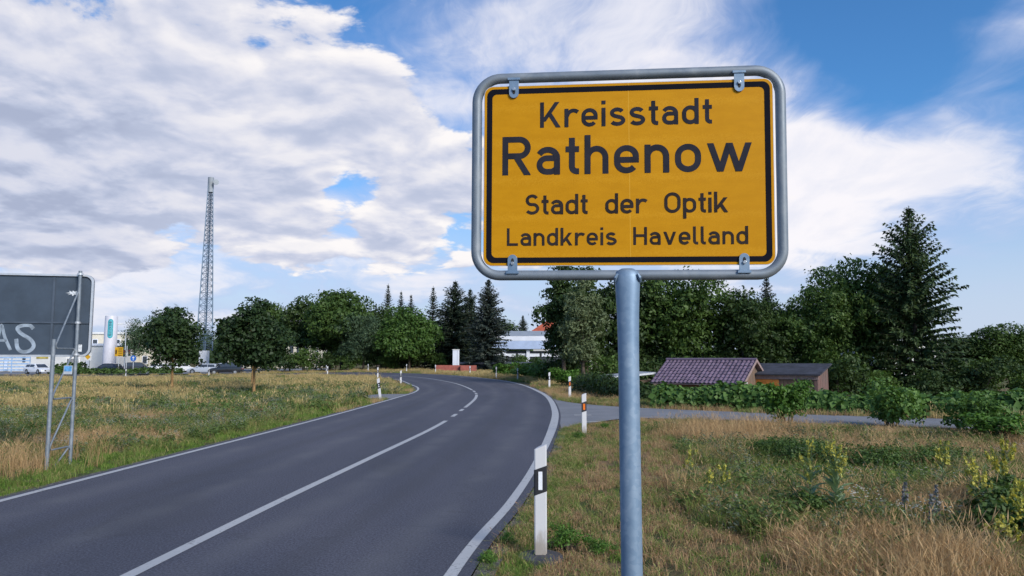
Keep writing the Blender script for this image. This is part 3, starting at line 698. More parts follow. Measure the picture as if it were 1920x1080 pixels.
def make_spruce(seed, h, rad, mat='needle', z0=.6, step=.34, open_=1., power=.85, twig=.34, up=.0):
    r = rng(seed); C = []; A = []; B = []; mb = MB(); mb.tube([(0,0,-.3),(0,0,h*.5),(0,0,h)], [h*.014, h*.009, .012], 7); z = z0
    while z < h - .15:
        t = (z - z0) / (h - z0); L = rad * (1 - t) ** power * min(1., (1 - t) / .16 + .08) * r.uniform(.82, 1.12) + .10; nb = int(r.integers(6, 9)) if t < .85 else 5
        for k in range(nb):
            a = 2 * PI * (k + r.random() * .8) / nb + z * 2.4; l = L * r.uniform(.70, 1.15); d = np.array([math.cos(a), math.sin(a), 0.]); sd = np.array([-d[1], d[0], 0.])
            el = .55 * t ** 1.2 + .12 + up; m = max(3, int(l / (twig * .34) * open_))
            s = np.linspace(.12, 1, m); zz_ = z + l * (el * s - .42 * s ** 2 * (1 - t) + .10 * s ** 3)
            pts = d * (l * s)[:, None]; pts[:, 2] = zz_
            mb.tube([(0, 0, z), tuple(pts[m//2]), tuple(pts[-1])], [.03 * (1 - t) + .012, .015, .006], 4, False)
            for w_ in (-1, 1, 0, 0):
                n = len(s); ln = twig * r.uniform(.6, 1.15, n) * (1.15 - .5 * s) * (.45 + .55 * min(1, l / rad * 1.6)); off = r.normal(0, .03, (n, 3))
                if w_: ax = d * .75 + sd * w_ * .8 + np.array([0, 0, -.22]) + r.normal(0, .18, (n, 3))
                else: ax = d * .5 + np.array([0, 0, -.75]) + r.normal(0, .4, (n, 3))
                ax = unit(ax); side_ = unit(np.cross(ax, unit(np.array([0, 0, 1.]) + r.normal(0, .5, (n, 3)))))
                C.append(pts + ax * ln[:, None] * .45 + off); A.append(ax * ln[:, None] * .55); B.append(side_ * (ln * .20 + .015)[:, None])
        z += step * r.uniform(.75, 1.2) * (1 - .35 * t)
    n = 8; C.append(np.stack([np.zeros(n), np.zeros(n), np.linspace(h - .6, h, n)], 1)); ax = unit(r.normal(0, .4, (n, 3)) + np.array([0, 0, .8])); A.append(ax * .11); B.append(unit(np.cross(ax, r.normal(size=(n, 3)))) * .03)
    v, t_ = leaves(np.concatenate(C), np.concatenate(A), np.concatenate(B), .3)
    return tri_mesh('crown', v, t_), mb.mesh('trunk', True), M[mat], M['bark']
def plant_tree(name, pack, x, y, label, rz=0., sc=(1, 1, 1), group=None, cat='tree', z=None):
    cm, tm, mc, mt = pack
    t_ = thing(name, label, cat, (x, y, gz(x, y) if z is None else z), rz, group); t_.scale = sc
    new_obj('trunk', tm, mt, t_); new_obj('crown', cm, mc, t_); return t_

# young street maples on the left meadow
g1 = 'young maples on the meadow'
mA = make_broad(11, 4.45, 1.62, .55, .15, 24, 8.5, 11, .13, 'leaf_maple', 'bark_tan', .085, 'vase', .75)
mB = make_broad(23, 4.70, 1.70, .55, .15, 24, 8.5, 11, .13, 'leaf_maple', 'bark_tan', .085, 'round', .75)
plant_tree('maple_tree', mA, -17.4, 38.1, 'young maple with dense dark crown nearest the lattice sign board', .4, (1.0, 1.0, 1.0), g1)
plant_tree('maple_tree', mB, -12.45, 36.0, 'young maple with dense dark crown and tan trunk nearest the road bend', 1.1, (1, 1, 1), g1)
plant_tree('maple_tree', mA, -15.1, 43.3, 'young maple partly hidden behind the maple nearest the road bend', 2.6, (.8, .8, .95), g1)

# trees beyond the road
g2 = 'broadleaf trees beyond the bend'; g3 = 'spruces beyond the bend'
bA = make_broad(31, 11.5, 4.9, 1.2, .40, 26, 1.6, 10, .34, 'leaf_mid', 'bark_grey')
bB = make_broad(32, 8.7, 4.5, .3, .34, 26, 2.0, 11, .30, 'leaf_walnut', 'bark')
bC = make_broad(33, 7.2, 3.7, .2, .28, 24, 2.3, 12, .28, 'leaf_grey', 'bark', wr=.35, droop=.5)
bD = make_broad(34, 11.0, 3.4, .8, .36, 22, 1.8, 10, .32, 'leaf_dark', 'bark_grey', shape='vase')
plant_tree('linden_tree', bA, -24.3, 106, 'tall full broadleaf tree behind the street lamp', .3, (1.05, 1, 1.0), g2)
plant_tree('linden_tree', bD, -30.8, 110, 'tall narrow broadleaf tree between the street lamp and the young maples', .9, (1, 1, 1.03), g2)
plant_tree('linden_tree', bA, -37.8, 117, 'broadleaf tree rising behind the young maples', 2.2, (.75, .8, .93), g2)
plant_tree('linden_tree', bD, -27.6, 113, 'dark broadleaf tree squeezed between two taller ones', 3.9, (1.1, 1, .92), g2)
plant_tree('linden_tree', bD, -20.6, 114, 'dark broadleaf tree behind the grey green willow', 4.4, (1.2, 1, .90), g2)
plant_tree('walnut_tree', bB, -14.2, 102.5, 'bright green round broadleaf tree at the road bend', .5, (1, 1, 1), g2)
plant_tree('willow_tree', bC, -20.7, 103.5, 'grey green bushy willow beside the bright green round tree', .2, (1.1, 1.1, 1.08), g2)
sA = make_spruce(41, 13.2, 3.4, 'needle', .4, .36, 1.1, .70, .55); sB = make_spruce(42, 12.2, 3.1, 'needle_blue', .3, .34, 1.1, .78, .52); sC = make_spruce(43, 13.0, 2.7, 'needle', .6, .46, .9, 1.0, .42)
plant_tree('spruce_tree', sC, -20.0, 119, 'thin spruce top rising above the grey green willow', 0, (1.1, 1.1, 1.06), g3)
plant_tree('spruce_tree', sC, -18.2, 121, 'thin spruce standing between two other thin spruces', 1.3, (1.0, 1.0, .98), g3)
plant_tree('spruce_tree', sC, -16.3, 119, 'short spruce behind the crown of the bright green round tree', 2.3, (1.1, 1.1, .93), g3)
plant_tree('spruce_tree', sC, -12.3, 115, 'sparse spruce between the bright green tree and the broad dark spruce', 3.3, (1.2, 1.2, 1.0), g3)
plant_tree('spruce_tree', sA, -8.3, 108, 'broad dark spruce behind the white chimney block', .4, (1.25, 1.25, 1.0), g3)
plant_tree('spruce_tree', sA, -6.3, 111, 'dark spruce touching the broad spruce behind the white block', 2.4, (.9, .9, .93), g3)
plant_tree('spruce_tree', sB, -3.15, 98, 'grey blue spruce with even cone beside the hall with blue roof', .9, (1.25, 1.25, 1), g3)
plant_tree('spruce_tree', sB, 2.2, 150, 'small spruce standing behind the roof of the hall', .2, (.85, .85, .85), g3)
plant_tree('linden_tree', bD, -1.0, 141, 'pale broadleaf tree behind the hall between two spruces', .2, (1.2, 1, .82), g2)
plant_tree('linden_tree', bA, -47.5, 128, 'dark broadleaf tree beside the mast foot', 2.9, (.75, .8, .72), g2)
plant_tree('linden_tree', bA, -43.5, 126, 'dark broadleaf tree behind the maple nearest the bend', 3.9, (.75, .8, .78), g2)
plant_tree('linden_tree', bD, -40.0, 122, 'narrow dark tree behind the maple nearest the bend', 1.9, (1.1, 1, .84), g2)
plant_tree('linden_tree', bD, -11.5, 118, 'dark broadleaf tree behind the sparse spruces', .8, (1.3, 1, .70), g2)
plant_tree('linden_tree', bD, -6.0, 120, 'dark broadleaf tree filling the gap between the spruces', 1.8, (1.3, 1, .62), g2)
# left: birches and others near the pylon
bir = make_broad(51, 9.0, 2.6, .8, .30, 22, 2.0, 9, .30, 'leaf_grey', 'bark_grey', wr=.4, droop=.8)
g4 = 'trees around the car dealer'
for x, y, s_, lab in ((-59.6, 117, .95, 'drooping birch beside the white round pylon'), (-57.5, 121, 1.12, 'tall birch standing between pylon and young maple'), (-53.5, 118, 1.0, 'birch partly hidden by the young maple'), (-66, 160, .95, 'birch top peeping over the cream building'), (-92, 150, 1.0, 'far birch behind the white hall')):
    plant_tree('birch_tree', bir, x, y, lab, x, (s_, s_, s_), g4)

# right: dense stand behind the garden huts
g5 = 'trees behind the garden huts'
tA = make_broad(61, 10.2, 3.5, .8, .26, 26, 2.9, 11, .24, 'leaf_mid', 'bark_grey'); tB = make_broad(62, 9.2, 3.2, .6, .26, 26, 2.9, 11, .24, 'leaf_dark', 'bark_grey', shape='vase')
tC = make_broad(63, 8.6, 1.85, -.3, .25, 26, 5.2, 12, .20, 'leaf_dark', 'bark'); tD = make_broad(64, 7.2, 1.45, -.4, .22, 26, 6.0, 12, .18, 'leaf_pale', 'bark', wr=.4)
sG = make_spruce(65, 14.3, 3.9, 'needle_green', .3, .46, 1.0, .58, .55, .12); sH = make_spruce(66, 10.4, 2.3, 'needle_blue', .4, .40, .9, .9, .45)
for pk, nm, x, y, lab, sc, rz in (
  (tC, 'hornbeam_tree', 3.75, 53, 'tall narrow dark tree at the end of the stand nearest the hall', (1, 1, 1.0), .2),
  (tC, 'hornbeam_tree', 5.6, 56, 'dark tree behind the pale leaved tree', (1.1, 1.1, 1.02), 1.2),
  (tD, 'poplar_tree', 4.75, 49.5, 'slender pale leaved tree beside the road verge', (1, 1, 1.0), 0),
  (tB, 'elm_tree', 9.0, 58, 'full dark tree between the pale leaved tree and the tiled hut', (1.0, 1.0, 1.08), .4),
  (tA, 'elm_tree', 13.2, 57, 'broad green tree above the purple tiled roof', (1.05, 1, .98), 1.4),
  (tB, 'elm_tree', 17.6, 56.5, 'low rounded tree behind the dark roofed shed', (.95, .9, .92), 2.2),
  (tB, 'elm_tree', 20.8, 60, 'dark tree between the shed and the short spruce', (.8, .9, .86), 3.1),
  (tA, 'elm_tree', 23.3, 57, 'small green tree in front of the tall tree stand', (.75, .8, .84), 3.7),
  (tA, 'elm_tree', 26.9, 58, 'tall bushy tree with bright top beside the tallest fir', (1.02, 1, 1.08), 4.5),
  (tB, 'elm_tree', 31.6, 62, 'tall tree merging with the big fir', (1.0, 1, 1.12), 5.2),
  (tB, 'elm_tree', 36.2, 60, 'low dark tree between the tallest fir and the low belt', (.75, .8, .55), .7),
  (tA, 'elm_tree', 39.5, 59, 'low clipped looking tree in the dark belt', (.75, .8, .58), 1.7),
  (tB, 'elm_tree', 43.3, 60, 'last tree in the low dark belt at the field', (.85, .8, .60), 2.7),
  (sG, 'fir_tree', 29.4, 54, 'tallest fir with spreading boughs and thin tip', (1, 1, 1), .3),
  (sH, 'spruce_tree', 22.8, 66, 'short spruce tip rising between the broadleaf trees behind the shed', (1, 1, 1.02), .6)):
    plant_tree(nm, pk, x, y, lab, rz, sc, g5)
# understorey bushes along the back of the gardens
def make_bush(seed, h, rad, leaf, mat, n=12, pa=5., nl=10, cl=.16, stretch=1., wr=.6):
    r = rng(seed); L = []
    for i in range(n):
        a = r.random() * 2 * PI; k = r.uniform(.2, .75) * rad; lr = rad * r.uniform(.28, .45); L.append((k * math.cos(a) * stretch, k * math.sin(a), r.uniform(.25, .80) * h, lr * stretch ** .5, lr, lr * .9))
    c, o = crown_points(r, L, pa, cl, nl); c[:, 2] = np.maximum(c[:, 2], .03); v, t = leaf_cloud(r, c, o, leaf, wr, .25)
    mb = MB()
    for l in L[:8]: mb.tube([(l[0]*.15, l[1]*.15, -.15), (l[0]*.5, l[1]*.5, l[2]*.55), l[:3]], [.03, .02, .006], 5)
    return tri_mesh('crown', v, t), mb.mesh('stems', True), M[mat], M['bark']
def plant_bush(name, pack, x, y, label, rz=0., sc=(1, 1, 1), group=None, z=None):
    cm, tm, mc, mt = pack; t_ = thing(name, label, 'shrub', (x, y, gz(x, y) if z is None else z), rz, group); t_.scale = sc
    new_obj('stems', tm, mt, t_); new_obj('crown', cm, mc, t_); return t_
u1 = make_bush(71, 3.0, 2.0, .22, 'leaf_dark', 14, 3.4); u2 = make_bush(72, 2.6, 1.9, .20, 'leaf_mid', 14, 3.4)
r_ = random.Random(9); k = 0
for row, (y0, x0, x1, n_) in enumerate(((50.5, 6.2, 44, 13), (55.5, 5, 46, 12))):
    for i in range(n_):
        x = x0 + (x1 - x0) * i / (n_ - 1) + r_.uniform(-.4, .4); s_ = r_.uniform(.85, 1.25) * (1.15 if row else .92)
        plant_bush('hazel_bush', u1 if (i + row) % 3 else u2, x, y0 + r_.uniform(-1, 1), 'dark bush under the trees behind the garden huts' if row == 0 else 'tall dark bush between the trunks behind the gardens', r_.random() * 6, (s_, s_, s_), 'understorey bushes behind the gardens')

for i in range(14):
    x = -34 + i * 2.9 + r_.uniform(-.5, .5); s_ = r_.uniform(.8, 1.15) * (1.15 if x < -10 else .8)
    if -9.5 < x < -2: continue
    plant_bush('hazel_bush', u1 if i % 2 else u2, x, (103.5 if x < -16 else 106) + r_.uniform(-1, 1) - (0 if x < -2 else 2), 'dark bush at the foot of the trees beyond the road bend' if x < -9 else 'dark bush in front of the hall with blue roof', r_.random() * 6, (s_, s_, s_), 'bushes beyond the bend')
# hedge along the path: big leaves
def hedge(name, label, pts, h0, h1, w, dens, leaf, mat, seed, wr=.75, cat='hedge'):
    r = rng(seed); C_ = crom(pts, 12); L = np.linalg.norm(np.diff(C_, axis=0), axis=1).sum(); n = int(L * dens)
    f = r.random(n) * (len(C_) - 1); i = f.astype(int); u = (f - i)[:, None]; p = C_[i] * (1 - u) + C_[np.minimum(i+1, len(C_)-1)] * u
    a = r.uniform(0, PI, n); top = h0 + (h1 - h0) * fbm(p[:, 0], p[:, 1], .55) * 1.25 + .22 * (vnoise(p[:, 0], p[:, 1], 1.9) - .5); rad = r.uniform(.72, 1.05, n); m = r.random(n) < .25; rad[m] *= r.uniform(.4, .9, m.sum())
    t = np.gradient(C_, axis=0); t = unit(np.hstack([t, np.zeros((len(t), 1))]))[i]; sdv = np.stack([t[:, 1], -t[:, 0], 0*a], 1); prof = (np.abs(np.sin(a)) ** .6)
    q_ = np.hstack([p, T(p[:, 0], p[:, 1])[:, None] * 0 + GZat(p[:, 0], p[:, 1])[:, None]]); o = sdv * np.cos(a)[:, None] + np.array([0, 0, 1.]) * np.sin(a)[:, None]
    c = q_ + sdv * (np.cos(a) * w * rad)[:, None]; c[:, 2] += prof * top * rad + r.normal(0, .05, n); c[:, 2] = np.maximum(c[:, 2], q_[:, 2] + .04)
    v, tr = leaf_cloud(r, c, o, leaf, wr, .35, 1.1)
    x0, y0 = pts[0]; z0 = gz(x0, y0); v = v - np.array([x0, y0, z0])
    t_ = thing(name, label, cat, (x0, y0, z0)); new_obj('foliage', tri_mesh('foliage', v, tr), M[mat], t_)
    mb = MB()
    for j in range(0, len(C_), 3):
        b = C_[j]; zz_ = gz(*b); mb.tube([(b[0]-x0, b[1]-y0, zz_ - z0 - .1), (b[0]-x0 + r.normal(0,.1), b[1]-y0 + r.normal(0,.1), zz_ - z0 + h0 * .8)], [.018, .008], 5)
    new_obj('stems', mb.mesh('stems'), M['bark'], t_); return t_
hedge('knotweed_hedge', 'long bright green leafy hedge along the far side of the path', [(5.6,28.6),(9.2,26.6),(14.8,23.6),(20,21.0),(27,17.5)], .62, .92, .85, 760, .20, 'hedge', 81)
hedge('clipped_hedge', 'low dark clipped hedge between the road verge and the garden', [(3.8,40.5),(4.3,36.5),(5.3,33.0),(7.5,31.4),(12,29.4),(17,27.4)], .78, 1.0, .65, 900, .12, 'leaf_dark', 82)
hedge('fence_hedge', 'strip of dark garden plants below the tree belt', [(18,29),(24,26.5),(31,23),(38,20)], .5, .9, .7, 500, .14, 'leaf_mid', 83)
b1 = make_bush(91, 1.15, .62, .10, 'leaf_bright', 16, 26, 10, .07); b2 = make_bush(92, 1.2, .75, .11, 'hedge', 18, 22, 10, .08, 1.2)
g6 = 'shrubs on the near edge of the path'
plant_bush('elder_shrub', b1, 7.6, 20.7, 'single upright bright green shrub in front of the dark roofed shed', .3, (1, 1, 1.12), g6)
plant_bush('elder_shrub', b2, 10.1, 20.0, 'wide bright green shrub on the path edge next to the upright shrub', 1.3, (1.1, 1, 1.05), g6)
plant_bush('elder_shrub', b2, 11.6, 18.7, 'sprawling shrub beside the wide bright green shrub', 2.3, (.95, .8, .80), g6)
plant_bush('elder_shrub', b1, 10.5, 16.2, 'low dark green shrub creeping from the path into the meadow', 3.3, (1.1, .9, .55), g6)
plant_bush('elder_shrub', b1, 3.3, 46.5, 'low shrub at the verge under the pale leaved tree', 3.3, (1.5, 1.5, 1.1), g6)
plant_bush('elder_shrub', b2, 2.9, 57.5, 'green shrub on the outer verge of the bend', 4.3, (2.0, 2.0, 1.2), g6)
plant_bush('elder_shrub', b2, 2.0, 66, 'bushy green shrub below the hall with blue roof', 5.3, (2.4, 2.4, 1.3), g6)
plant_bush('elder_shrub', b1, -.6, 71.5, 'dark green shrub beside the orange red wall', .9, (2.2, 2.2, 1.3), g6)

# distant wood closing the horizon
rw = rng(101); C = []; O = []
for k in range(460):
    a = R(rw.uniform(-62, 62)); d = rw.uniform(235, 300); h = rw.uniform(4.5, 9); c_ = np.array([math.sin(a) * d, math.cos(a) * d, 0.])
    m = 44; dd = rand_dirs(rw, m); dd[:, 2] = np.abs(dd[:, 2]); C.append(c_ + dd * np.array([4.6, 3.5, h]) * rw.uniform(.75, 1.05, (m, 1))); O.append(dd)
v, t = leaf_cloud(rw, np.concatenate(C), np.concatenate(O), 2.3, .8, .1)
tag(new_obj('distant_wood', tri_mesh('distant_wood', v, t), M['leaf_dark']), 'far belt of dark woods along the horizon', 'wood', kind='stuff')

# ---------------------------------------------------------------- grass
def grass_mat(name, a, b, c=None, trans=.3):
    m = bpy.data.materials.new(name); m.use_nodes = True; q = NT(m.node_tree); bs = q.n['Principled BSDF']
    gn = q.new('ShaderNodeNewGeometry'); oi = q.new('ShaderNodeObjectInfo'); rn = V(q, gn.outputs['Random Per Island']); ro = V(q, oi.outputs['Random'])
    col = q.mix((rn * .6 + ro * .5).sat(), a, b)
    if c: col = q.mix(q.ss(rn, .72, .9), col, c)
    q.put(bs.inputs['Base Color'], col); bs.inputs['Roughness'].default_value = .7; bs.inputs['Specular IOR Level'].default_value = .2
    tr = q.new('ShaderNodeBsdfTranslucent'); q.put(tr.inputs[0], col); mx = q.new('ShaderNodeMixShader'); mx.inputs[0].default_value = trans
    q.l.new(bs.outputs[0], mx.inputs[1]); q.l.new(tr.outputs[0], mx.inputs[2]); q.l.new(mx.outputs[0], q.n['Material Output'].inputs[0]); return m
GM = [grass_mat('grass_straw', (.40,.250,.115), (.66,.47,.245), (.54,.33,.16)), grass_mat('grass_brown', (.32,.190,.098), (.56,.37,.205), (.34,.34,.12)),
      grass_mat('grass_green', (.095,.150,.030), (.250,.310,.080), (.40,.31,.14)), grass_mat('grass_fresh', (.062,.135,.020), (.175,.290,.048), (.28,.33,.08)),
      grass_mat('weed_green', (.062,.112,.028), (.170,.240,.070)), grass_mat('weed_grey', (.085,.120,.062), (.20,.235,.130), (.24,.23,.17)), grass_mat('yarrow', (.070,.110,.040), (.17,.22,.075)), grass_mat('grass_straw_pale', (.42,.30,.125), (.66,.51,.24), (.30,.27,.10)), grass_mat('white_flower', (.52,.53,.46), (.72,.72,.66))]
tuft_col = bpy.data.collections.new('tuft_library')
def blades(r, n, h, spread, wid, lean, curl, seed_head=0.):
    V_ = []; T_ = []; k = 0
    for i in range(n):
        a = r.random() * 2 * PI; rad = spread * math.sqrt(r.random()); b = np.array([math.cos(a) * rad, math.sin(a) * rad, -.03]); hh = h * r.uniform(.45, 1.1); la = r.random() * 2 * PI
        ld = np.array([math.cos(la), math.sin(la), 0]); ln = lean * hh * r.uniform(.2, 1.2); sd = np.array([-ld[1], ld[0], 0]) * wid * r.uniform(.6, 1.3)
        if r.random() < .5: sd = ld * np.linalg.norm(sd)
        m = b + ld * ln * .35 + np.array([0, 0, hh * .58]); e = b + ld * ln * (1 + curl) + np.array([0, 0, hh * (1 - curl * .35)])
        V_ += [b - sd, b + sd, m + sd * .8, m - sd * .8, e]; T_ += [(k, k+1, k+2), (k, k+2, k+3), (k+3, k+2, k+4)]; k += 5
        if seed_head and r.random() < seed_head:
            up_ = (e - m) / np.linalg.norm(e - m); hl = h * .16; s2 = sd / np.linalg.norm(sd) * wid * 1.9; V_ += [e - up_ * hl * .4, e + s2 + up_ * hl * .25, e + up_ * hl, e - s2 + up_ * hl * .25]; T_ += [(k, k+1, k+2), (k, k+2, k+3)]; k += 4
    return np.array(V_), np.array(T_)
def weed(r, n, h, spread, leaf, ns=5):
    C_ = []; 
    for s_ in range(ns):
        a = r.random() * 2 * PI; rad = spread * math.sqrt(r.random()); hh = h * r.uniform(.6, 1.1); t = r.random(n // ns) ** .8
        C_.append(np.stack([math.cos(a) * rad * (.5 + .7 * t) + r.normal(0, leaf * .5, len(t)), math.sin(a) * rad * (.5 + .7 * t) + r.normal(0, leaf * .5, len(t)), hh * t], 1))
    c = np.concatenate(C_); o = unit(np.hstack([c[:, :2], np.full((len(c), 1), .3)]) + 1e-4); return leaf_cloud(r, c, o, leaf, .42, .15)
def flowers(r, n, h, spread):
    v, t = blades(r, 26, h * .6, spread, .006, .25, .1); w, u = weed(r, 34, h * .6, spread, .06); fl = []; ft = []; b = len(v) + len(w)
    for i in range(n):
        a = r.random() * 2 * PI; rad = spread * math.sqrt(r.random()); c = np.array([math.cos(a) * rad, math.sin(a) * rad, h * r.uniform(.7, 1.05)]); s_ = .012
        fl += [c + [s_, 0, 0], c + [0, s_, .004], c + [-s_, 0, 0], c + [0, -s_, .004]]; k = b + i * 4; ft += [(k, k+1, k+2), (k, k+2, k+3)]
    return np.concatenate([v, w, np.array(fl)]), np.concatenate([t, u + len(v), np.array(ft)])
rt = rng(7); TUFT = []
def add_tuft(v, t, mi):
    i = len(TUFT); me = tri_mesh('tuft_%02d' % i, v, t); me.materials.append(GM[mi])
    if mi == 6:
        me.materials.append(GM[8]); mid_ = np.zeros(len(t), np.int32); mid_[-52:] = 1; me.polygons.foreach_set('material_index', mid_)
    o = bpy.data.objects.new('tuft_%02d' % i, me); tuft_col.objects.link(o); TUFT.append(o); return i
KIND = {'straw': [add_tuft(*blades(rt, 42, .34, .20, .0027, .50, .45, .22), 0) for _ in range(3)],
        'tall': [add_tuft(*blades(rt, 34, .54, .17, .0026, .34, .4, .3), 0) for _ in range(2)],
        'brown': [add_tuft(*blades(rt, 54, .26, .20, .0045, .75, .6, .15), 1) for _ in range(3)],
        'green': [add_tuft(*blades(rt, 54, .30, .17, .0052, .55, .45, .12), 2) for _ in range(3)],
        'fresh': [add_tuft(*blades(rt, 60, .17, .17, .0055, .55, .4), 3) for _ in range(2)],
        'weed': [add_tuft(*weed(rt, 150, .30, .17, .048), 4) for _ in range(3)],
        'grey': [add_tuft(*weed(rt, 140, .34, .15, .036), 5) for _ in range(2)],
        'yarrow': [add_tuft(*flowers(rt, 26, .34, .18), 6) for _ in range(2)],
        'far_straw': [add_tuft(*blades(rt, 90, .52, .42, .0085, .30, .25, .25), 7) for _ in range(2)],
        'far_brown': [add_tuft(*blades(rt, 80, .34, .45, .012, .45, .3, .1), 1) for _ in range(2)],
        'far_green': [add_tuft(*blades(rt, 90, .33, .45, .013, .45, .4), 2) for _ in range(2)],
        'far_fresh': [add_tuft(*blades(rt, 90, .2, .42, .014, .5, .4), 3) for _ in range(2)],
        'far_weed': [add_tuft(*weed(rt, 260, .34, .42, .085, 12), 4) for _ in range(2)],
        'far_grey': [add_tuft(*weed(rt, 260, .36, .42, .07, 12), 5) for _ in range(2)]}
def scatter(name, label, cat, x, y, kind_idx, scale, r):
    n = len(x); me = bpy.data.meshes.new(name); me.vertices.add(n); me.vertices.foreach_set('co', np.stack([x, y, GZat(x, y)], 1).astype(np.float32).ravel())
    for nm, ty, dat in (('vi', 'INT', kind_idx.astype(np.int32)), ('scl', 'FLOAT', scale.astype(np.float32))):
        at = me.attributes.new(nm, ty, 'POINT'); at.data.foreach_set('value', dat)
    rot = np.stack([r.normal(0, .08, n), r.normal(0, .08, n), r.random(n) * 6.283], 1).astype(np.float32)
    at = me.attributes.new('rot', 'FLOAT_VECTOR', 'POINT'); at.data.foreach_set('vector', rot.ravel()); me.update()
    o = tag(new_obj(name, me), label, cat, kind='stuff')
    ng = bpy.data.node_groups.new(name, 'GeometryNodeTree'); ng.interface.new_socket('Geometry', in_out='INPUT', socket_type='NodeSocketGeometry'); ng.interface.new_socket('Geometry', in_out='OUTPUT', socket_type='NodeSocketGeometry')
    N_ = ng.nodes; gi = N_.new('NodeGroupInput'); go = N_.new('NodeGroupOutput'); ip = N_.new('GeometryNodeInstanceOnPoints'); ci = N_.new('GeometryNodeCollectionInfo')
    ci.inputs['Collection'].default_value = tuft_col; ci.inputs['Separate Children'].default_value = True; ci.inputs['Reset Children'].default_value = True
    def attr(nm, ty): a = N_.new('GeometryNodeInputNamedAttribute'); a.data_type = ty; a.inputs['Name'].default_value = nm; return a.outputs['Attribute']
    k = ng.links.new; k(gi.outputs[0], ip.inputs['Points']); k(ci.outputs[0], ip.inputs['Instance']); ip.inputs['Pick Instance'].default_value = True
    k(attr('vi', 'INT'), ip.inputs['Instance Index']); k(attr('rot', 'FLOAT_VECTOR'), ip.inputs['Rotation']); k(attr('scl', 'FLOAT'), ip.inputs['Scale']); k(ip.outputs[0], go.inputs[0])
    md = o.modifiers.new('scatter', 'NODES'); md.node_group = ng; return o
def pick(r, names, n):
    out = np.zeros(n, int)
    for nm in set(names):
        m = names == nm; out[m] = r.choice(KIND[nm], m.sum())
    return out
FORE = [(-150,102.5),(-34,101),(-36,153),(-150,153)]
LAY = [(-5.2,33.4),(-6.9,34.0),(-7.4,36.0),(-6.7,37.9),(-5.2,38.1)]
def candidates(r, x0, x1, y0, y1, dens, gmin):
    n = int((x1 - x0) * (y1 - y0) * dens); x = r.uniform(x0, x1, n); y = r.uniform(y0, y1, n); m = (np.abs(x) < y * .80 + 4) & ~inside(PATH_POLY, x, y) & ~inside(FORE, x, y) & ~inside(LAY, x, y); x, y = x[m], y[m]
    g_ = road_gap(x, y); m = g_ > gmin; return x[m], y[m], g_[m]
def meadow(name, label, cat, zones, choose, seed):
    r = rng(seed); X = []; Y = []; N = []; Sc = []
    for (x0, x1, y0, y1, dens, far_) in zones:
        x, y, g_ = candidates(r, x0, x1, y0, y1, dens, .22); nm, sc, keep = choose(r, x, y, g_)
        if far_: nm = np.array(['far_' + (a if a in ('straw', 'brown', 'green', 'fresh', 'weed', 'grey') else 'straw' if a == 'tall' else 'green') for a in nm])
        X.append(x[keep]); Y.append(y[keep]); N.append(nm[keep]); Sc.append(sc[keep])
    X = np.concatenate(X); Y = np.concatenate(Y); N = np.concatenate(N); Sc = np.concatenate(Sc)
    return scatter(name, label, cat, X, Y, pick(r, N, len(N)), Sc, r)
def choose_left(r, x, y, g_):
    n = len(x); a = fbm(x + y * .15, y * 1.7, .16); b = fbm(x + 50, y * 1.6 + 20, .35); j = r.random(n); dry = sstep(a + (b - .5) * .5 + .20 * sstep(y, 44, 62) - .10, .50, .60)
    nm = np.where(j < .58, 'green', np.where(j < .76, 'weed', np.where(j < .87, 'yarrow', 'grey'))).astype('U9')
    d = r.random(n) < dry * .8 + .12; nm[d] = np.where(r.random(d.sum()) < .6, 'straw', 'brown')
    ed = (g_ < .6 + 1.2 * vnoise(x, y, .6) * vnoise(x + 9, y, 1.7) * 1.6); nm[ed] = np.where(r.random(ed.sum()) < .78, 'fresh', 'green'); sc = r.uniform(.75, 1.25, n) * (1 - .42 * sstep(y, 52, 64)); sc[ed] *= sstep(g_[ed], -.1, 1.4) * .45 + .45
    sp = (np.hypot(x + 8.3, y - 12.6) < 2.2) & ~ed & (r.random(n) < .5); nm[sp] = 'tall'; sc[sp] *= .95
    return nm, sc, np.ones(n, bool)
meadow('meadow_grass', 'mixed green and straw meadow grass around the young maples', 'grass',
       [(-40, -5, 4, 24, 26, 0), (-45, -4, 24, 40, 9, 0), (-60, -4, 24, 58, 5.5, 1), (-100, -6, 58, 101, 2.4, 1)], choose_left, 201)
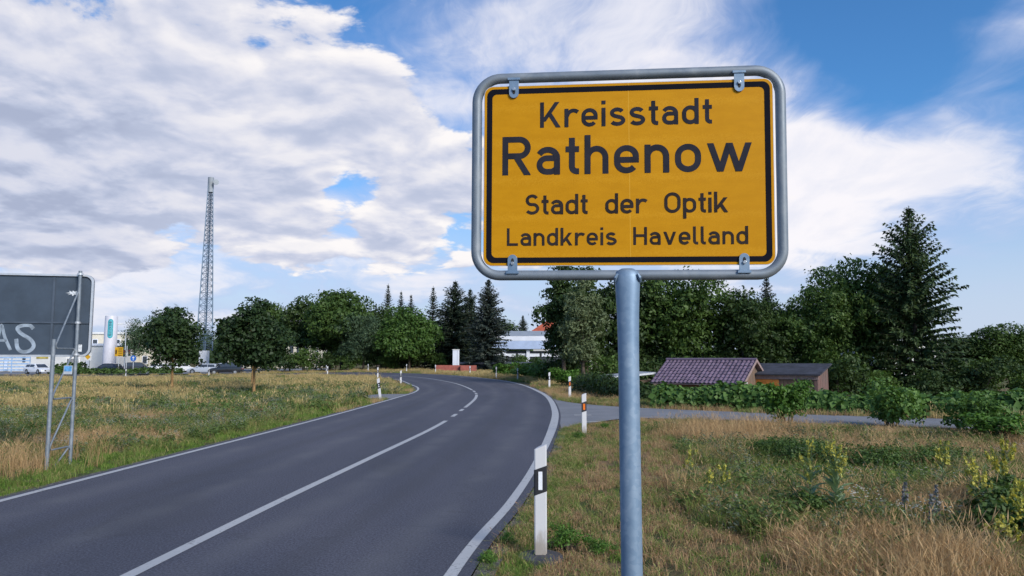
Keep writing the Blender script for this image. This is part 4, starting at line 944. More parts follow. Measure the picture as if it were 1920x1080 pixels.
def choose_right(r, x, y, g_):
    n = len(x); a = fbm(x, y * 1.3 + 9, .30); b = fbm(x + 31, y * 1.4, .8); j = r.random(n)
    dp = np.min(np.linalg.norm(np.stack([x, y], -1)[:, None] - pc[None, ::3], axis=2), axis=1)
    dry = sstep(a + (b - .5) * .7 + .30 * sstep(dp, 4.6, 2.2) * (y < 24) + .16 * sstep(y, 7.2, 5.6) - .10 * sstep(y, 9, 11) * sstep(y, 15, 13), .40, .56)
    nm = np.where(j < .68, 'green', np.where(j < .84, 'weed', np.where(j < .855, 'yarrow', 'grey'))).astype('U9'); sc = r.uniform(.7, 1.2, n) * (1 - .52 * sstep(dp, 5.0, 2.8))
    d = r.random(n) < dry * .76 + .20; nm[d] = np.where(r.random(d.sum()) < .62, 'straw', 'brown')
    ta = d & (fbm(x + 13, y + 4, .7) > .57) & (dp > 4.4) & (r.random(n) < .5); nm[ta] = 'tall'
    lush = (np.abs(y - 11.6 - .5 * (vnoise(x, y, .8) - .5)) < .8) & (x > 3.8) & (x < 10) & (r.random(n) < .62); nm[lush] = 'fresh'; sc[lush] *= 1.7
    vg = g_ < 2.1 + 1.2 * vnoise(x + 7, y, .6); k = r.random(n); w_ = fbm(x + 3, y, .9); nm[vg] = np.where(k[vg] < .62, 'brown', np.where(w_[vg] > .5, 'green', 'fresh')); sc[vg] *= .62
    ed = g_ < .75; nm[ed & (k > .35)] = 'fresh'
    keep = ~(vg & (r.random(n) < .25)) & ~((np.hypot(x - .27, y - 7.12) < .30)) & ~((np.hypot(x - SX, y - SY) < .3))
    return nm, sc, keep
meadow('meadow_grass', 'dry orange brown and green grass between road, path and town sign', 'grass', [(-2, 16, 1.5, 12, 62, 0), (0, 26, 12, 24, 40, 0)], choose_right, 202)
def choose_verge(r, x, y, g_):
    n = len(x); j = r.random(n); b = fbm(x, y, .4); nm = np.where(b > .52, 'straw', np.where(j < .6, 'green', 'brown')).astype('U9'); return nm, r.uniform(.6, 1., n), np.ones(n, bool)
meadow('outer_verge_grass', 'pale grass on the outer verge beyond the path mouth', 'grass', [(-6, 14, 24, 46, 16, 0), (-20, 12, 46, 92, 4, 1), (-45, 0, 88, 108, 2.2, 1), (8, 60, 22, 52, 2.2, 1)], choose_verge, 203)

def choose_edge(r, x, y, g_):
    n = len(x); j = r.random(n); nm = np.where(j < .5, 'fresh', np.where(j < .8, 'green', 'brown')).astype('U9'); return nm, r.uniform(.3, .6, n) * (.6 + .8 * vnoise(x, y, 1.7)), (g_ < .75) & (vnoise(x + 40, y, 1.1) > .28) & (x > -4)
meadow('road_edge_grass', 'short tufts creeping over the asphalt edge beside the delineator post', 'grass', [(-2.5, 3, 1.5, 21, 150, 0)], choose_edge, 204)

# ================================================================ GARDEN HUTS
def f_tile(q, b, o):
    oi = q.new('ShaderNodeObjectInfo'); ro = V(q, oi.outputs['Random']); n = q.noise(world_pos(q), 2.2, 5, .6)
    c = q.mix(ro, (.120,.085,.118), (.185,.130,.180)); c = q.mix(q.ss(n, .55, .72, 0., .45), c, (.075,.075,.060)); q.put(b.inputs['Base Color'], c); b.inputs['Roughness'].default_value = .5
M['tile'] = material('roof_tile_purple', f_tile)
M['wood_old'] = None
def f_wood(c0, c1):
    def fn(q, b, o):
        n = q.noise(q.vmath('MULTIPLY', o, (14., 14., 1.2)), 1.5, 5, .65); w = q.noise(o, 1.3, 3, .5)
        q.put(b.inputs['Base Color'], q.mix(q.ss(w, .35, .7, 0., .5), q.mix(n, c0, c1), (.12,.10,.085))); b.inputs['Roughness'].default_value = .9; bumped(q, b, n, .4, .01)
    return fn
M['wood_old'] = material('weathered_wood', f_wood((.10,.062,.040), (.27,.175,.115))); M['wood_red'] = material('reddish_wood', f_wood((.10,.055,.045), (.25,.145,.12)))
M['roof_felt'] = plain('roof_felt', (.035,.036,.048), .9, 0, .45, 2.5, .3); M['shutter'] = plain('orange_shutter', (.52,.19,.035), .7, 0, .2, 4); M['white'] = plain('white_paint', (.68,.68,.68), .6, 0, .08, 2)
M['verge'] = plain('verge_board', (.30,.21,.19), .8, 0, .25, 6)
def plank_wall(parent, mat, p0, p1, z0, z1fn, n):
    """vertical boards between two points, each its own part"""
    p0 = Vector(p0); p1 = Vector(p1); d = (p1 - p0); L = d.length; d.normalize(); nn = Vector((d.y, -d.x))
    for i in range(n):
        a = p0 + d * (L * i / n + .006); b = p0 + d * (L * (i + 1) / n - .006); za = z1fn((i + .0) / n); zb = z1fn((i + 1.) / n); t = .022 + .006 * (i % 2)
        vs = [(a.x, a.y, z0), (b.x, b.y, z0), (b.x, b.y, zb), (a.x, a.y, za)]; o = [(v[0] + nn.x * t, v[1] + nn.y * t, v[2]) for v in vs]
        MB().add(vs + o, [(0,3,2,1), (4,5,6,7), (0,1,5,4), (1,2,6,5), (2,3,7,6), (3,0,4,7)]).build('board', mat, parent)
YAW = R(-35)
def thing_part(name, parent):      # a thin backing board that carries the planks
    return MB().box((2.215, -1.74, -.2), (2.225, 1.74, 1.9)).build(name, M['wood_old'], parent)
def tiled_hut():
    L, Wd, ze, zr = 4.9, 2.0, 2.0, 3.06                 # length along local x, half depth, eave and ridge height
    t_ = thing('garden_hut', 'wooden garden hut with purple tiled gable roof', 'hut', (10.55, 39.6, -1.35), YAW)
    core = MB().box((-L/2 + .15, -Wd + .25, -.2), (L/2 - .25, Wd - .25, ze + .1)).build('wall', M['wood_old'], t_)
    sl = (zr - ze) / Wd
    # gable boards on the end facing the path
    g0 = thing_part('gable', t_); n = 14
    plank_wall(g0, M['wood_old'], (L/2 - .22, -Wd + .25), (L/2 - .22, Wd - .25), -.2, lambda f: ze + sl * (Wd - abs((f - .5) * 2 * (Wd - .25))) - .12, n)
    MB().box((L/2 - .19, -Wd + .32, .1), (L/2 - .17, -Wd + 1.0, ze - .05)).build('white_panel', M['white'], t_)
    under = MB().prism([(-Wd - .18, ze - .18 * sl - .05), (0, zr - .05), (Wd + .18, ze - .18 * sl - .05), (Wd + .18, ze - .18 * sl - .09), (0, zr - .10), (-Wd - .18, ze - .18 * sl - .09)], -L/2, L/2, Matrix.Rotation(PI/2, 4, 'Z'))
    roof = under.build('roof', M['verge'], t_)
    # clay tiles, front and back slopes: shared mesh
    tw, rows, cols = .225, 8, 22; sw = L / cols; run = math.hypot(Wd + .2, sl * (Wd + .2)); rl = run / rows; nn_ = 6
    prof = [(sw * (k / nn_ - .5), .030 * math.sin(2 * PI * k / nn_) + .02) for k in range(nn_ + 1)]; vs = []; fs = []
    for e in (0, 1):
        for x, z in prof: vs.append((x, e * (rl + .05), z + (.035 if e == 0 else 0)))
    m_ = nn_ + 1; fs = [(k, k+1, m_+k+1, m_+k) for k in range(nn_)]
    vs += [(x, 0, z - .0) for x, z in prof]; fs += [(2*m_+k, 2*m_+k+1, k+1, k) for k in range(nn_)]
    tm = bpy.data.meshes.new('tile'); tm.from_pydata(vs, [], fs); tm.materials.append(M['tile']); tm.update(); ang = math.atan(sl)
    rj = random.Random(6)
    for sgn in (1, -1):
        for r0 in range(rows):
            for c_ in range(cols):
                if sgn < 0 and r0 > 3: continue
                o = new_obj('tile', tm, None, roof); s = r0 * rl; y = -(Wd + .2) + s * math.cos(ang); z = ze - .2 * sl + s * math.sin(ang) - .03
                x = -L/2 + sw * (c_ + .5)
                if sgn > 0: o.location = (x + rj.uniform(-.006, .006), y + rj.uniform(-.012, .012), z + rj.uniform(0, .010)); o.rotation_euler = (ang + rj.uniform(-.02, .02), rj.uniform(-.03, .03), rj.uniform(-.025, .025))
                else: s = (rows - 4 + r0) * rl; o.location = (-x, (Wd + .2) - s * math.cos(ang), ze - .2 * sl + s * math.sin(ang) - .03); o.rotation_euler = (ang, 0, PI)
    MB().tube([(-L/2 - .02, 0, zr + .03), (L/2 + .03, 0, zr + .03)], .075, 8).build('ridge_cap', M['tile'], roof, True)
    for sgn in (-1, 1):
        a = Vector((L/2 + .012, sgn * (Wd + .2), ze - .2 * sl)); b = Vector((L/2 + .012, 0, zr))
        MB().add([a + Vector((0,0,-.10)), a + Vector((0,0,.05)), b + Vector((0,0,.05)), b + Vector((0,0,-.10)), a + Vector((.03,0,-.10)), a + Vector((.03,0,.05)), b + Vector((.03,0,.05)), b + Vector((.03,0,-.10))],
                 [(0,1,2,3), (7,6,5,4), (1,5,6,2), (0,3,7,4)]).build('barge_board', M['verge'], t_)
    return t_
tiled_hut()
t_ = thing('garden_shed', 'brown board shed with dark felt roof and orange shutter', 'shed', (14.35, 39.0, -1.12), YAW)
L, Wd = 3.6, 1.15
MB().box((-L/2 + .05, -Wd + .05, -.2), (L/2 - .05, Wd - .05, 1.95)).build('wall', M['wood_old'], t_)
fw = MB().box((-L/2, -Wd - .0, -.2), (L/2, -Wd + .04, 1.98)).build('front_wall', M['wood_old'], t_)
plank_wall(fw, M['wood_old'], (-L/2, -Wd - .002), (L/2, -Wd - .002), -.2, lambda f: 1.97, 20)
sw_ = MB().box((L/2 - .04, -Wd + .05, -.2), (L/2, Wd, 2.0)).build('side_wall', M['wood_red'], t_)
plank_wall(sw_, M['wood_red'], (L/2 + .002, -Wd), (L/2 + .002, Wd), -.2, lambda f: 2.02 + .44 * f, 12)
MB().add([(-L/2-.22,-Wd-.25,2.06),(L/2+.2,-Wd-.25,2.06),(L/2+.2,Wd+.2,2.58),(-L/2-.22,Wd+.2,2.58),(-L/2-.22,-Wd-.25,2.13),(L/2+.2,-Wd-.25,2.13),(L/2+.2,Wd+.2,2.65),(-L/2-.22,Wd+.2,2.65)],
         [(0,3,2,1),(4,5,6,7),(0,1,5,4),(1,2,6,5),(2,3,7,6),(3,0,4,7)]).build('roof', M['roof_felt'], t_)
MB().box((-L/2 - .1, -Wd - .10, 1.86), (L/2 + .08, -Wd - .04, 2.05)).build('fascia', M['verge'], t_)
MB().box((-L/2 + .40, -Wd - .075, .75), (-L/2 + 1.75, -Wd - .032, 1.84)).build('shutter', M['shutter'], t_)
MB().box((L/2 - .12, -Wd - .06, -.2), (L/2 + .04, -Wd - .031, 1.85)).build('corner_post', M['wood_red'], t_)
t_ = thing('lean_to', 'low lean-to with pale edged flat roof beside the tiled hut', 'lean-to', (6.3, 41.2, -1.35), R(12))
MB().box((-1.9, -.9, -.1), (1.2, 1.2, 1.95)).build('wall', M['wood_old'], t_)
MB().add([(-2.2,-1.2,1.98),(1.3,-1.2,2.3),(1.3,1.4,2.3),(-2.2,1.4,1.98),(-2.2,-1.2,2.08),(1.3,-1.2,2.40),(1.3,1.4,2.40),(-2.2,1.4,2.08)], [(0,3,2,1),(4,5,6,7),(0,1,5,4),(1,2,6,5),(2,3,7,6),(3,0,4,7)]).build('roof', M['alu'], t_)

# ================================================================ HALL, WALLS AND HOUSES BEYOND THE BEND
M['blue_roof'] = plain('blue_grey_sheet', (.36,.43,.56), .45, .1, .08, 1); M['grey_roof'] = plain('grey_sheet', (.30,.33,.36), .6, 0, .15, 1); M['white_sheet'] = plain('white_sheet', (.72,.74,.80), .5, 0, .06, 1)
M['dark'] = plain('dark_steel', (.03,.033,.04), .5); M['glass'] = plain('window_glass', (.05,.06,.075), .12, 0, .2, 1); M['red_wall'] = plain('red_brick_wall', (.34,.10,.075), .9, 0, .2, 2.5, .2); M['orange_wall'] = plain('orange_wall', (.45,.13,.06), .9, 0, .15, 2)
M['flat_roof'] = plain('flat_roof_blue', (.055,.065,.095), .6, 0, .2, 1); M['red_tile'] = plain('red_tile', (.42,.095,.045), .8, 0, .2, 1.2); M['cream'] = plain('cream_render', (.60,.55,.44), .9, 0, .07, .6); M['offwhite'] = plain('offwhite_render', (.66,.65,.62), .9, 0, .06, .6)
hall = thing('warehouse_hall', 'hall with blue grey stepped roof and dark window band', 'building', (2.6, 112, -.4))
MB().box((-7.5, .4, 0), (9, 14, 3.2)).build('wall', M['dark'], hall)
rf = MB().add([(-8,-.5,3.5),(9.5,-.5,3.5),(9.5,.35,4.75),(-8,.35,4.75),(-8,.2,3.45),(9.5,.2,3.45),(9.5,.6,4.7),(-8,.6,4.7)], [(0,1,2,3),(4,7,6,5),(0,4,5,1),(3,2,6,7),(0,3,7,4),(1,5,6,2)]).build('roof', M['blue_roof'], hall)
MB().box((-8, .36, 4.76), (9.5, .8, 5.45)).build('white_fascia', M['white_sheet'], rf)
MB().add([(-8,.7,5.47),(9.5,.7,5.47),(9.5,8,6.5),(-8,8,6.5)], [(0,1,2,3)]).build('upper_roof', M['grey_roof'], rf)
for i in range(9):
    x = -7.2 + i * 1.8
    w_ = MB().box((x, .34, 2.25), (x + 1.66, .395, 3.15)).build('window', M['dark'], hall)
    MB().box((x + .10, .30, 2.35), (x + 1.56, .335, 2.82)).build('pane', M['white_sheet'], w_)
for x in (-4.0, -.42, 5.0): MB().box((x, .05, 0), (x + .5, .29, 3.4)).build('column', M['white_sheet'], hall)
low = thing('low_annex', 'low building with dark blue flat roof behind red walls', 'building', (-3.0, 97.5, -.6))
MB().box((-4.0, .2, 0), (5.2, 6, 1.55)).build('wall', M['dark'], low); MB().box((-4.4, -.3, 1.56), (5.6, 6.4, 1.80)).build('roof', M['flat_roof'], low)
MB().box((2.3, -.05, 0), (5.0, .15, 1.45)).build('orange_wall', M['orange_wall'], low); MB().box((3.3, -.10, .9), (4.4, -.055, 1.25)).build('sign_board', M['offwhite'], low)
wl = thing('red_wall', 'low red brick garden wall with corner pier at the road bend', 'wall', (-7.2, 90.0, -.1))
MB().box((-2.1, .0, -.3), (1.0, .3, 1.0)).build('wall_panel', M['red_wall'], wl); MB().box((1.0, -.5, -.3), (2.9, .28, .98)).build('pier', M['red_wall'], wl); MB().box((-1.9, -.02, -.2), (.9, -.005, .3)).build('plinth', M['offwhite'], wl)
t_ = thing('chimney_block', 'white upright ventilation block above the red wall', 'vent block', (-7.1, 94.2, -.2)); MB().box((-.40, -.35, 0), (.40, .35, 3.0)).build('shaft', M['white_sheet'], t_, False, .02); MB().box((-.44, -.39, 2.97), (.44, .39, 3.06)).build('cap', M['offwhite'], t_); MB().box((.18, -.37, .3), (.20, -.351, 2.9)).build('joint', M['grey_roof'], t_)
hs = thing('red_roof_house', 'house with red tiled hip roof behind the hall', 'house', (9.2, 132, 0), R(-8))
MB().box((-5, -4, -.3), (5, 4, 6.3)).build('wall', M['offwhite'], hs)
rf = MB().add([(-5.5,-4.5,6.25),(5.5,-4.5,6.25),(5.5,4.5,6.25),(-5.5,4.5,6.25),(-1.5,0,9.4),(1.5,0,9.4)], [(0,1,5,4),(1,2,5),(2,3,4,5),(3,0,4),(0,3,2,1)]).build('roof', M['red_tile'], hs)
MB().box((.6, .6, 8.2), (1.3, 1.3, 10.0)).build('chimney', M['red_wall'], rf)
for x in (-3.6, -1.2, 1.2, 3.0): w_ = MB().box((x, -4.05, 4.2), (x + 1.0, -4.002, 5.5)).build('window', M['white_sheet'], hs); MB().box((x + .1, -4.08, 4.3), (x + .9, -4.055, 5.4)).build('pane', M['glass'], w_)
# white building glimpsed through the trees on the right
wb_ = thing('white_house', 'white building glimpsed between the trunks beyond the tallest fir', 'house', (52, 88, -.8), R(10))
MB().box((-9, 0, 0), (7, 8, 4.6)).build('wall', M['offwhite'], wb_); MB().box((-9.4, -.4, 4.61), (7.4, 8.4, 4.95)).build('roof', M['grey_roof'], wb_)
for x in (-7, -4, -1, 2, 4.6): w_ = MB().box((x, -.06, 1.6), (x + 1.4, -.003, 3.2)).build('window', M['dark'], wb_); MB().box((x + .1, -.09, 1.7), (x + 1.3, -.065, 3.1)).build('pane', M['glass'], w_)

# ================================================================ TOWN EDGE ON THE LEFT
z0 = -.57
wh = thing('white_hall', 'long low white workshop hall behind the white estate car', 'building', (-78, 128, z0))
MB().box((-26, 0, 0), (10, 12, 4.4)).build('wall', M['offwhite'], wh); MB().box((-26.3, -.3, 4.41), (10.3, 12.3, 4.8)).build('roof', M['white_sheet'], wh)
for x, w, za, zb, mt in ((-24, 2.6, .1, 3.4, 'blue_roof'), (-20, 2.6, .1, 3.4, 'blue_roof'), (-15.5, 1.2, 1.2, 3.2, 'dark'), (-13.3, 1.2, 1.2, 3.2, 'dark'), (-9.5, .8, .1, 2.2, 'grey_roof'), (-6.3, .5, 1.6, 3.0, 'dark'), (4.6, .7, .1, 2.4, 'grey_roof')):
    d_ = MB().box((x, -.08, za), (x + w, -.003, zb)).build('door' if za < .5 else 'window', M[mt], wh); MB().box((x + .1, -.11, za + .3), (x + w - .1, -.085, zb - .15)).build('pane', M['glass'] if mt == 'dark' else M['white_sheet'], d_)
M['yel_banner'] = plain('yellow_banner', (.48,.38,.09), .7, 0, .35, 1.2); MB().box((-3.9, -.10, 2.2), (-1.9, -.003, 3.5)).build('banner', M['yel_banner'], wh)
M['fence_blue'] = plain('fence_blue', (.32,.48,.70), .5, .1, .2, 2)
fn = thing('bar_fence', 'pale blue steel bar fence beside the white estate car', 'fence', (-81.8, 116.5, z0))
for k in range(5): MB().box((-8, -.02, .35 + k * .48), (6.3, .02, .55 + k * .48)).build('rail', M['fence_blue'], fn)
for k in range(6): MB().box((-8.1 + k * 2.86, -.05, -.1), (-8.0 + k * 2.86, .05, 2.6)).build('fence_post', M['fence_blue'], fn)
cb = thing('cream_building', 'two storey cream building beside the white pylon', 'building', (-72.0, 134, z0), R(8))
MB().box((-9, 0, 0), (7.5, 12, 6.6)).build('wall', M['cream'], cb); MB().box((-9.25, -.25, 6.61), (7.75, 12.25, 6.95)).build('roof', M['offwhite'], cb)
for z in (1.2, 4.2):
    for x in (-6.5, -3.6, .2, 1.8, 5): w_ = MB().box((x, -.06, z), (x + .95, -.003, z + 1.5)).build('window', M['white_sheet'], cb); MB().box((x + .12, -.09, z + .12), (x + .83, -.065, z + 1.38)).build('pane', M['glass'], w_)
M['pylon'] = plain('pylon_white', (.62,.61,.66), .5, 0, .05, .8); M['teal'] = plain('teal_sign', (.02,.30,.36), .5, 0, .1, 2)
py = thing('advertising_pylon', 'tall round white pylon with teal oval logo', 'pylon', (-66.1, 122, z0))
MB().tube([(0,0,0),(0,0,.2),(0,0,9.1),(0,0,9.2)], [1.06,1.04,.94,.90], 36).build('shaft', M['pylon'], py, True)
def on_shaft(mb, rr_, z_c, turn):          # bend a flat x,z drawing round the shaft
    mb.v = [(rr_(v[2] + z_c, v[1]) * math.sin(v[0] + turn), -rr_(v[2] + z_c, v[1]) * math.cos(v[0] + turn), v[2] + z_c) for v in mb.v]; return mb
rad_ = lambda z, off: 1.04 - .1 * (z - .2) / 8.9 - off
pill = []
for cz, a0 in ((1.15, 0), (-1.15, 180)): pill += [(.42 * math.cos(R(a0 + 15 * k)), cz + .42 * math.sin(R(a0 + 15 * k))) for k in range(13)]
n = len(pill); inner = [(x * .70, z * .915) for x, z in pill]
def fillstrip(poly, y, k=6):               # polygon of width x sliced into columns so it can bend
    mb = MB(); xs = np.linspace(-max(p[0] for p in poly), max(p[0] for p in poly), k * 2 + 1); half = max(p[0] for p in poly); straight = max(p[1] for p in poly) - half
    zt = [straight * 1. + math.sqrt(max(0, half**2 - x*x)) for x in xs]; mb.v = [(x, y, z) for x, z in zip(xs, zt)] + [(x, y, -z) for x, z in zip(xs, zt)]; m_ = len(xs); mb.f = [(i, i+1, m_+i+1, m_+i) for i in range(m_ - 1)]; return mb
lg = on_shaft(fillstrip(pill, -.012), rad_, 7.1, .40).build('logo_oval', M['teal'], py)
on_shaft(fillstrip(inner, -.020), rad_, 7.1, .40).build('logo_field', plain('logo_light_teal', (.08,.40,.46), .5), lg)
tx = text_mesh('aukivo', 2.35, .50, .4, 0, .003, 1.1); tx.v = [(-(v[2] - .2), -.03 + v[1], 1.17 - v[0]) for v in tx.v]; tx.v = [(-v[0], v[1], v[2]) for v in tx.v]
on_shaft(tx, rad_, 7.1, .40).build('logo_lettering', plain('logo_dark', (.03,.08,.13), .5), lg)

def lamp(x, y, h, label, rz, z=None):
    t_ = thing('street_lamp', label, 'street lamp', (x, y, gz(x, y)), rz, 'street lamps'); MB().tube([(0,0,-.1),(0,0,1.2),(0,0,h-.25),(0,0,h)], [.085,.08,.05,.045], 10).build('pole', M['alu'], t_, True)
    MB().tube([(0,0,h-.02),(-.5,0,h+.08)], .035, 8).build('arm', M['alu'], t_, True); MB().box((-1.25,-.14,h+.02),(-.45,.14,h+.16)).build('lamp_head', M['offwhite'], t_, False, .03)
lamp(-28.5, 108.5, 7.6, 'tall grey street lamp in front of the broadleaf trees', 0); lamp(-57.6, 110.5, 7.3, 'grey street lamp beside the traffic light', .3)
lamp(-54, 150, 8.0, 'far street lamp behind the parked cars', .3)
M['pole'] = M['alu']
def road_sign(name, label, x, y, h, face, cat='sign', rz=0.):
    t_ = thing(name, label, cat, (x, y, gz(x, y)), rz); MB().tube([(0,0,-.1),(0,0,h)], .045, 8).build('pole', M['alu'], t_, True); face(t_, h); return t_
M['sign_yellow'] = plain('guide_sign_yellow', (.62,.33,.01), .5, 0, .1, 2); M['sign_blue'] = plain('sign_blue', (.02,.13,.48), .45, 0, .1, 2); M['sign_grey'] = plain('sign_back_grey', (.36,.37,.39), .5, .3, .1, 2)
def face_guide(t_, h):
    p_ = MB().box((-.58, -.10, h - 1.3), (.58, -.05, h)).build('panel', M['sign_yellow'], t_)
    for k in range(4): MB().box((-.1 + .05 * (k % 2), -.106, h - 1.20 + k * .30), (.50, -.101, h - 1.11 + k * .30)).build('text_line', M['ink'], p_)
    MB().add([(-.5,-.106,h-1.0),(-.3,-.106,h-1.0),(-.3,-.106,h-.5),(-.4,-.106,h-.3),(-.5,-.106,h-.5)], [(0,1,2,3,4)]).build('arrow', M['ink'], p_)
road_sign('guide_sign', 'yellow direction sign on a pole beside the traffic light', -56.35, 106.5, 3.9, face_guide)
def disc(cx, cz, r_, y0, y1, n=20): return MB().prism([(cx + r_ * math.cos(2*PI*k/n), cz + r_ * math.sin(2*PI*k/n)) for k in range(n)], y0, y1)
def face_blue(t_, h):
    d_ = disc(0, h - .42, .42, -.08, -.05).build('disc', M['sign_blue'], t_); MB().add([(-.05,-.085,h-.7),(.05,-.085,h-.7),(.05,-.085,h-.35),(.2,-.085,h-.35),(0,-.085,h-.12),(-.2,-.085,h-.35),(-.05,-.085,h-.35)], [tuple(range(7))]).build('arrow', M['white'], d_)
road_sign('round_blue_sign', 'round blue sign on a pole next to the traffic light', -54.0, 106, 2.75, face_blue)
def face_prio(t_, h):
    p_ = MB().box((-.5, -.08, h - 1.55), (.5, -.05, h - .5)).build('panel', M['offwhite'], t_); MB().add([(0,-.085,h-1.45),(.4,-.085,h-1.05),(0,-.085,h-.65),(-.4,-.085,h-1.05)], [(0,1,2,3)]).build('diamond', M['sign_yellow'], p_)
    MB().box((-.33, -.08, h - .42), (.33, -.05, h - .05)).build('upper_plate', plain('brown_plate', (.25,.12,.06), .6), t_)
road_sign('priority_sign', 'small pale sign with yellow diamond before the cream building', -60.2, 105.5, 3.6, face_prio)
road_sign('parking_sign', 'small purple blue sign next to the large sign board', -62.5, 107, 3.3, lambda t_, h: MB().box((-.3, -.08, h - .6), (.3, -.05, h)).build('panel', plain('purple_plate', (.12,.08,.38), .5), t_))
tl = thing('traffic_light', 'traffic light with two dark signal heads beside the yellow sign', 'traffic light', (-56.45, 108.8, z0), .5)
MB().tube([(0,0,0),(0,0,4.1)], .06, 10).build('pole', M['alu'], tl, True)
for s_, hz in ((-1, 2.5), (1, 2.6)):
    hd = MB().box((s_*.33 - .17, -.2, hz), (s_*.33 + .17, .1, hz + 1.0)).build('signal_head', M['post_black'], tl, False, .02)
    for k in range(3): disc(s_*.33, hz + .18 + k * .32, .11, -.215, -.201, 12).build('lens', plain('lens_%d' % (k + (s_ > 0) * 3), ((.02,.10,.05), (.20,.13,.02), (.20,.02,.015))[k], .2), hd); MB().box((s_*.33 - .13, -.42, hz + .29 + k * .32), (s_*.33 + .13, -.2, hz + .31 + k * .32)).build('visor', M['post_black'], hd)

# lattice mast
M['mast'] = plain('mast_steel', (.13,.19,.26), .5, .4, .2, .4)
mast = thing('lattice_mast', 'tall tapering lattice radio mast rising behind the young maples', 'mast', (-54.3, 131, z0)); mh = 34.6; z1 = 3.6
def corner(k, z): f = (z - z1) / (mh - z1); r_ = 1.55 * (1 - f) + .42 * f; a = R(90 + 120 * k + 20); return Vector((r_ * math.cos(a), r_ * math.sin(a), z))
for k in range(3): MB().tube([corner(k, z1), corner(k, mh)], [.11, .07], 6).build('leg', M['mast'], mast, True)
br = MB(); z = z1; levels = []
while z < mh - .6: levels.append(z); z += .55 + .85 * (1 - (z - z1) / mh)
levels.append(mh)
for a, b in zip(levels[:-1], levels[1:]):
    for k in range(3): br.tube([corner(k, a), corner((k+1) % 3, b)], .035, 4, False); br.tube([corner((k+1) % 3, a), corner(k, b)], .035, 4, False); br.tube([corner(k, b), corner((k+1) % 3, b)], .03, 4, False)
tag(br.build('bracing', M['mast'], mast), kind='stuff')
lad = MB()
for s_ in (-.2, .2): lad.box((s_ - .03, -.05, z1), (s_ + .03, .05, mh))
tag(lad.build('cable_ladder', M['mast'], mast), kind='stuff')
MB().box((-.65, -.65, -.1), (.65, .65, z1)).build('plinth', M['white_sheet'], mast)
MB().tube([(0,0,mh-2.6),(0,0,mh+.1)], .52, 14).build('head_shroud', M['grey_roof'], mast, True)
MB().tube([(.5,-.2,mh-.9),(1.0,-.3,mh-.9)], .06, 8).build('dish_arm', M['mast'], mast)
dsh = MB(); dsh.tube([(.95,-.35,mh-.9),(1.1,-.55,mh-.9),(1.25,-.75,mh-.9)], [.2,.46,.50], 18); dsh.build('dish', M['grey_roof'], mast, True)
ob = thing('office_building', 'cream office building with tall dark windows behind the mast', 'building', (-54, 170, z0))
MB().box((-11, 0, 0), (8, 14, 7.4)).build('wall', M['cream'], ob); MB().box((-11.3, -.3, 7.41), (8.3, 14.3, 7.8)).build('roof', M['offwhite'], ob); MB().box((-3, 3, 7.81), (0, 6, 9.2)).build('roof_house', M['grey_roof'], ob)
for z, h in ((.6, 2.0), (3.4, 3.2)):
    for i in range(11): w_ = MB().box((-10.4 + i * 1.68, -.07, z), (-9.5 + i * 1.68, -.003, z + h)).build('window', M['dark'], ob); MB().box((-10.3 + i * 1.68, -.1, z + .1), (-9.6 + i * 1.68, -.075, z + h - .1)).build('pane', M['glass'], w_)

